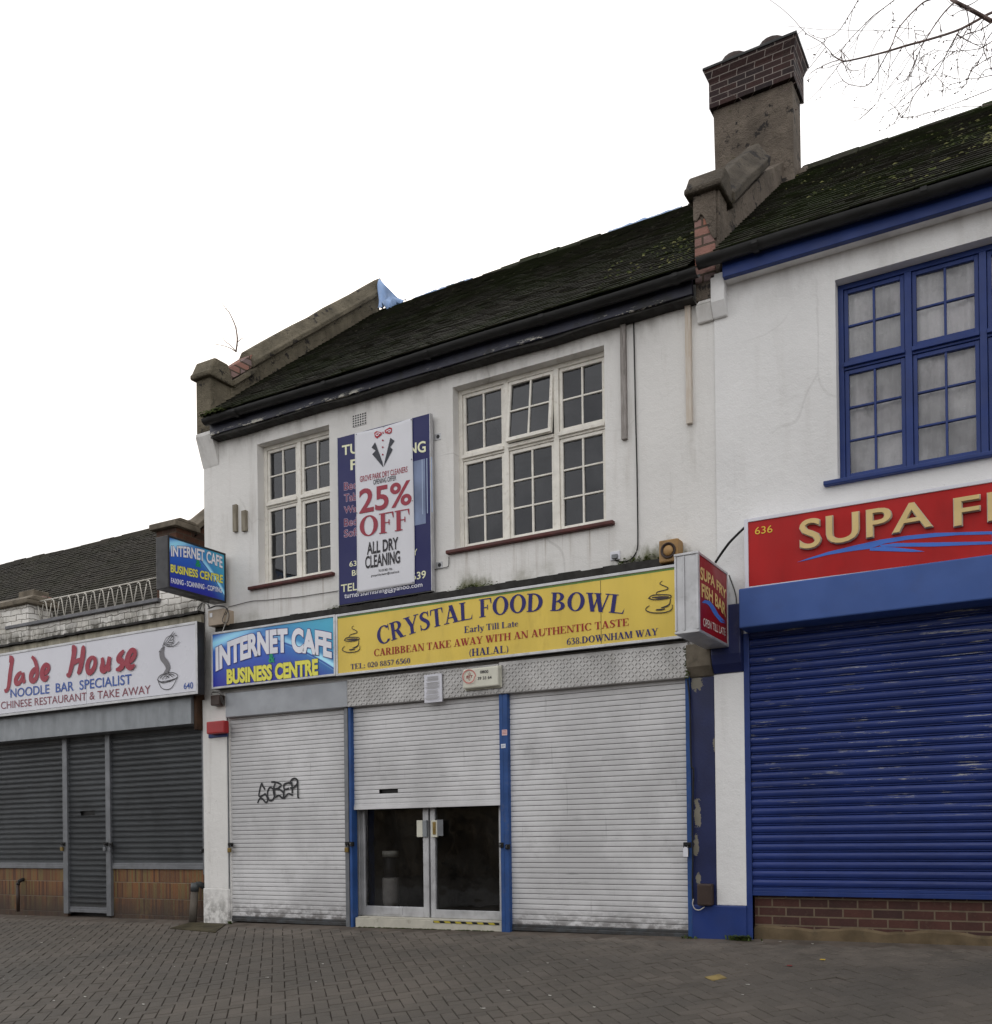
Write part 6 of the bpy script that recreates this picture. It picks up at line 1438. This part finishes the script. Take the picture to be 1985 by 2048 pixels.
fl_.v += [(x*.95, y*.95, z-.2) for x, y, z in fl_.v[:6]]; fl_.f = [tuple(range(6))]+[(i, (i+1) % 6, (i+1) % 6+6, i+6) for i in range(6)]
f0 = fl_.build('paper_scrap', 'litter', None)
spots = [(150, 384), (375, 413), (425, 515), (240, 537), (370, 738), (20, 748), (690, 978), (310, 872), (826, 893), (490, 850), (1005, 676), (1305, 660), (1540, 738), (880, 620), (730, 655), (1408, 470), (1820, 762), (1860, 660), (1215, 540), (595, 680)]
sp2 = [G(13, x, y) for x, y in spots]+[G(99, 900+x*.1579, 1848+y*.1579) for x, y in ((715, 710), (1345, 720), (990, 615), (1240, 505), (740, 853), (1268, 917), (175, 545), (420, 1080), (1740, 466), (1830, 1065))]+[G(99, 1400+x*.1579, 1868+y*.1579) for x, y in ((610, 652), (1410, 700), (595, 398), (545, 780), (795, 110), (1430, 135), (1020, 108), (660, 60))]
for i, p in enumerate(sp2):
    o = f0 if i == 0 else f0.copy()
    if i: COL.objects.link(o)
    s_ = rng.choice([.006, .008, .011, .014]); o.scale = (s_*rng.uniform(.8, 1.8), s_, s_*.5); o.rotation_euler = (-.0, 0, rng.uniform(-.5, .5)); o.location = p+Vector((0, 0, .006))
    tag(o, 'pale scrap of paper lying on the brown paving', 'scrap', 'scraps of paper on the paving')
for lab, px_, py_, mt_ in (('yellow scrap of paper on the paving before the blue shutter', 1558, 337, flat(200, 170, 60)), ('dark red scrap of wrapper on the paving before the blue shutter', 1140, 414, flat(120, 50, 50))):
    p = G(99, 1400+px_*.1579, 1868+py_*.1579); m_ = MB().prism([(-.02, -.01), (.022, -.012), (.018, .012), (-.015, .01)], 0, .006, 'z'); o = m_.build('paper_scrap', mt_, None, bev=.002); o.location = p+Vector((0, 0, .004)); tag(o, lab, 'scrap')

# ================================================================== bare tree reaching in from the right
tr = thing('bare_tree', 'bare winter tree with budding twigs reaching over the blue-trimmed roof', 'tree', (2.2, -3.2, gz(2.2, -3.2)))
rng = random.Random(77)
zg_ = gz(2.2, -3.2)
MB().tube(smoothpath([(2.2, -3.2, zg_-.1), (2.22, -3.18, zg_+1.2), (2.15, -3.1, zg_+2.8), (2.2, -3.15, zg_+4.2), (2.1, -3.1, zg_+5.6), (2.2, -3.0, zg_+7.4)], 5), .17, 14, .06).build('trunk', 'bark', tr, smooth=True)
LIM = [([(1660, -5), (1720, 28), (1790, 64), (1900, 126)], .015, -3.1), ([(2060, 20), (1900, 72), (1800, 125), (1700, 176), (1560, 222), (1400, 266), (1270, 305), (1150, 335), (1075, 352), (1025, 358), (975, 335), (950, 312)], .012, -3.0),
 ([(1115, -10), (1085, 45), (1050, 100), (1020, 150), (990, 186), (950, 212), (900, 224), (850, 212), (820, 190), (815, 172)], .0045, -3.3), ([(1335, -10), (1270, 40), (1200, 92), (1140, 150), (1080, 212), (1030, 270), (985, 310), (945, 322), (920, 290), (910, 240)], .0045, -3.4),
 ([(1560, -10), (1500, 10), (1440, 62), (1385, 120), (1340, 182), (1315, 250), (1290, 300), (1262, 350), (1240, 392), (1210, 450), (1180, 490), (1150, 507), (1128, 508), (1075, 500), (1030, 480), (1000, 440), (980, 398)], .007, -3.2),
 ([(1680, 10), (1620, 70), (1560, 150), (1520, 215), (1490, 265), (1450, 350), (1420, 420), (1390, 470), (1340, 496)], .007, -2.9), ([(1705, 185), (1670, 245), (1640, 300), (1605, 370), (1570, 432), (1530, 470), (1500, 482)], .007, -2.9),
 ([(1530, 450), (1500, 482), (1470, 520), (1440, 562), (1410, 625), (1370, 690), (1350, 660), (1325, 630), (1298, 606)], .0055, -2.8), ([(1690, 200), (1750, 235), (1800, 260), (1900, 302)], .006, -2.9), ([(1960, 220), (1900, 242), (1850, 275), (1800, 290), (1700, 300), (1600, 298), (1560, 292)], .005, -3.0),
 ([(1960, 440), (1900, 442), (1840, 455), (1780, 462), (1720, 464), (1655, 462)], .005, -2.7), ([(1960, 500), (1900, 522), (1820, 555), (1750, 582), (1650, 622), (1560, 652), (1490, 675), (1430, 690), (1370, 690)], .005, -2.6),
 ([(1960, 600), (1840, 622), (1760, 624), (1700, 632), (1600, 650), (1500, 666), (1440, 690)], .0045, -2.5), ([(1900, 330), (1840, 365), (1780, 412), (1755, 460), (1740, 500), (1680, 520), (1600, 532), (1500, 535)], .0045, -2.8),
 ([(1370, 690), (1340, 720), (1310, 735), (1288, 728)], .003, -2.6), ([(1900, 130), (1830, 175), (1760, 195), (1690, 230), (1610, 240)], .005, -3.2), ([(1900, 190), (1860, 250), (1840, 330), (1800, 380), (1770, 430)], .005, -3.1),
 ([(1900, 400), (1850, 420), (1800, 500), (1770, 560), (1750, 600)], .004, -2.8), ([(1230, 325), (1240, 380), (1275, 435), (1300, 440), (1310, 400)], .0035, -3.0), ([(1000, 290), (1060, 355), (1035, 400), (1100, 412), (1160, 400)], .003, -3.2), ([(1440, 170), (1460, 240), (1500, 300), (1480, 360)], .0035, -3.1),
 ([(1310, 60), (1320, 120), (1300, 170), (1250, 180), (1200, 172), (1170, 140)], .003, -3.3), ([(1560, 430), (1600, 480), (1640, 520), (1700, 545)], .003, -2.9), ([(1800, 60), (1720, 60), (1660, 90), (1620, 60)], .004, -3.2), ([(1860, 100), (1800, 180), (1740, 250), (1690, 330), (1650, 420)], .0045, -3.0)]
bark = []; buds = MB(); tw = []
def bud(p, r):
    n = Vector((rng.gauss(0, 1), rng.gauss(0, 1), rng.gauss(0, 1)-.6)).normalized(); a = n.orthogonal().normalized(); b = n.cross(a); base = len(buds.v); L = r*rng.uniform(2.2, 4.5)
    buds.v.append(tuple(p)); 
    for q in range(4): t = q*1.571; buds.v.append(tuple(p+n*L*.5+a*math.cos(t)*r+b*math.sin(t)*r))
    buds.v.append(tuple(p+n*L))
    for q in range(4): q1 = (q+1) % 4; buds.f += [(base, base+1+q, base+1+q1), (base+5, base+1+q1, base+1+q)]
def overroof(p):
    d = p-CAM; w_ = d.dot(_f); px_ = CX+F_*d.dot(RT)/w_; py_ = CY-F_*d.dot(UP)/w_
    return py_ > 331-(px_-1611)*.335-14
def dress(P, r, lvl):
    for i in range(1, len(P)):
        if overroof(P[i]): continue
        if rng.random() < (.2 if lvl else .22): bud(P[i], rng.uniform(.002, .0042))
        if lvl < 2 and rng.random() < (.105 if lvl == 0 else .06):
            d = (P[i]-P[i-1]).normalized(); s = Vector((rng.gauss(0, .6), rng.gauss(0, .4), rng.gauss(-.3, .6))); L = rng.uniform(.12, .5)*(1 if lvl == 0 else .5); q = [P[i]]
            dd = (d*.7+s*.7).normalized()
            for j in range(5): dd = (dd+Vector((rng.gauss(0, .24), rng.gauss(0, .16), -.12+.09*j))).normalized(); q.append(q[-1]+dd*L/5)
            while len(q) > 2 and overroof(q[-1]): q.pop()
            if overroof(q[-1]): continue
            S_ = smoothpath(q, 2); tw.append((S_, r*.3, .0008)); dress(S_, r*.42, lvl+1)
ml = []
for l, r, Y_ in LIM:
    P_ = smoothpath([W(6, x, y, Y_+.25*math.sin(i*.7+x*.01)) for i, (x, y) in enumerate(l)], 5)
    rs_, re_ = (r*.5, r*.18) if r < .01 else ((r*.55, r*.2) if r < .014 else (r*.5, r*.7))
    ml.append((P_, rs_, re_)); dress(P_, r*.6, 0)
m_ = MB()
for P_, a, b in ml: m_.tube(P_, a, 6, b, cap=False)
# limbs joining the visible boughs to the trunk outside the picture
for (k_, x, y, Y_, zt_2) in ((6, 1900, 126, -3.1, 5.2), (6, 2060, 20, -3.0, 5.6), (6, 1960, 220, -3.0, 5.0), (6, 1960, 500, -2.6, 4.4), (6, 1960, 600, -2.5, 4.2), (6, 1960, 440, -2.7, 4.6), (6, 1900, 330, -2.8, 4.8), (6, 1900, 302, -2.9, 5.0)):
    p = W(k_, x, y, Y_); q = Vector((2.15, -3.1, zg_+zt_2)); m_.tube(smoothpath([q, q.lerp(p, .4)+Vector((0, 0, .35)), q.lerp(p, .75)+Vector((0, 0, .2)), p], 5), .04, 7, .014, cap=False)
m_.build('branches', 'bark', tr, smooth=True)
m_ = MB()
for P_, a, b in tw: m_.tube(P_, max(a, .0017), 4, b, cap=False)
m_.build('twigs', 'bark', tr); tag(buds.build('buds', 'bark', tr), kind='stuff')
# more crown beyond the frame so the tree is whole from other places
m_ = MB()
for i in range(26):
    a = rng.uniform(-1.2, 2.6); z = zg_+rng.uniform(4, 7.2); d = Vector((math.cos(a), math.sin(a)*.8, rng.uniform(.2, .8))).normalized(); q = [Vector((2.17, -3.1, z))]
    for j in range(6): d = (d+Vector((rng.gauss(0, .2), rng.gauss(0, .2), rng.gauss(.0, .15)))).normalized(); q.append(q[-1]+d*.45)
    m_.tube(smoothpath(q, 3), .03, 5, .003, cap=False)
m_.build('branches', 'bark', tr, smooth=True)

# ================================================================== unseen tree screen added across the road to darken the glass reflections
tl = MB(); rng = random.Random(9); n = 160
for i in range(n+1):
    x = -110+180*i/n; h = 7+2.2*math.sin(i*.31)+1.5*math.sin(i*.83+1)+rng.uniform(-.6, .6); y = -38+rng.uniform(-.7, .7)
    for (dy, f) in ((0, 0), (.4, .35), (-.3, .75), (-1.5, 1.), (-4, .9), (-5, 0)): tl.v.append((x, y+dy, gz(0, -14)-.02+h*f))
for i in range(n):
    for q in range(5): tl.f.append((i*6+q, i*6+q+1, i*6+q+7, i*6+q+6))
tag(tl.build('tree_screen', paint('dark tree screen', c(96, 84, 66, .8), .95, 0, .6, .6, 1., 3, .1), None), 'unseen dark tree screen added across the road to darken the door glass', 'trees', kind='stuff')
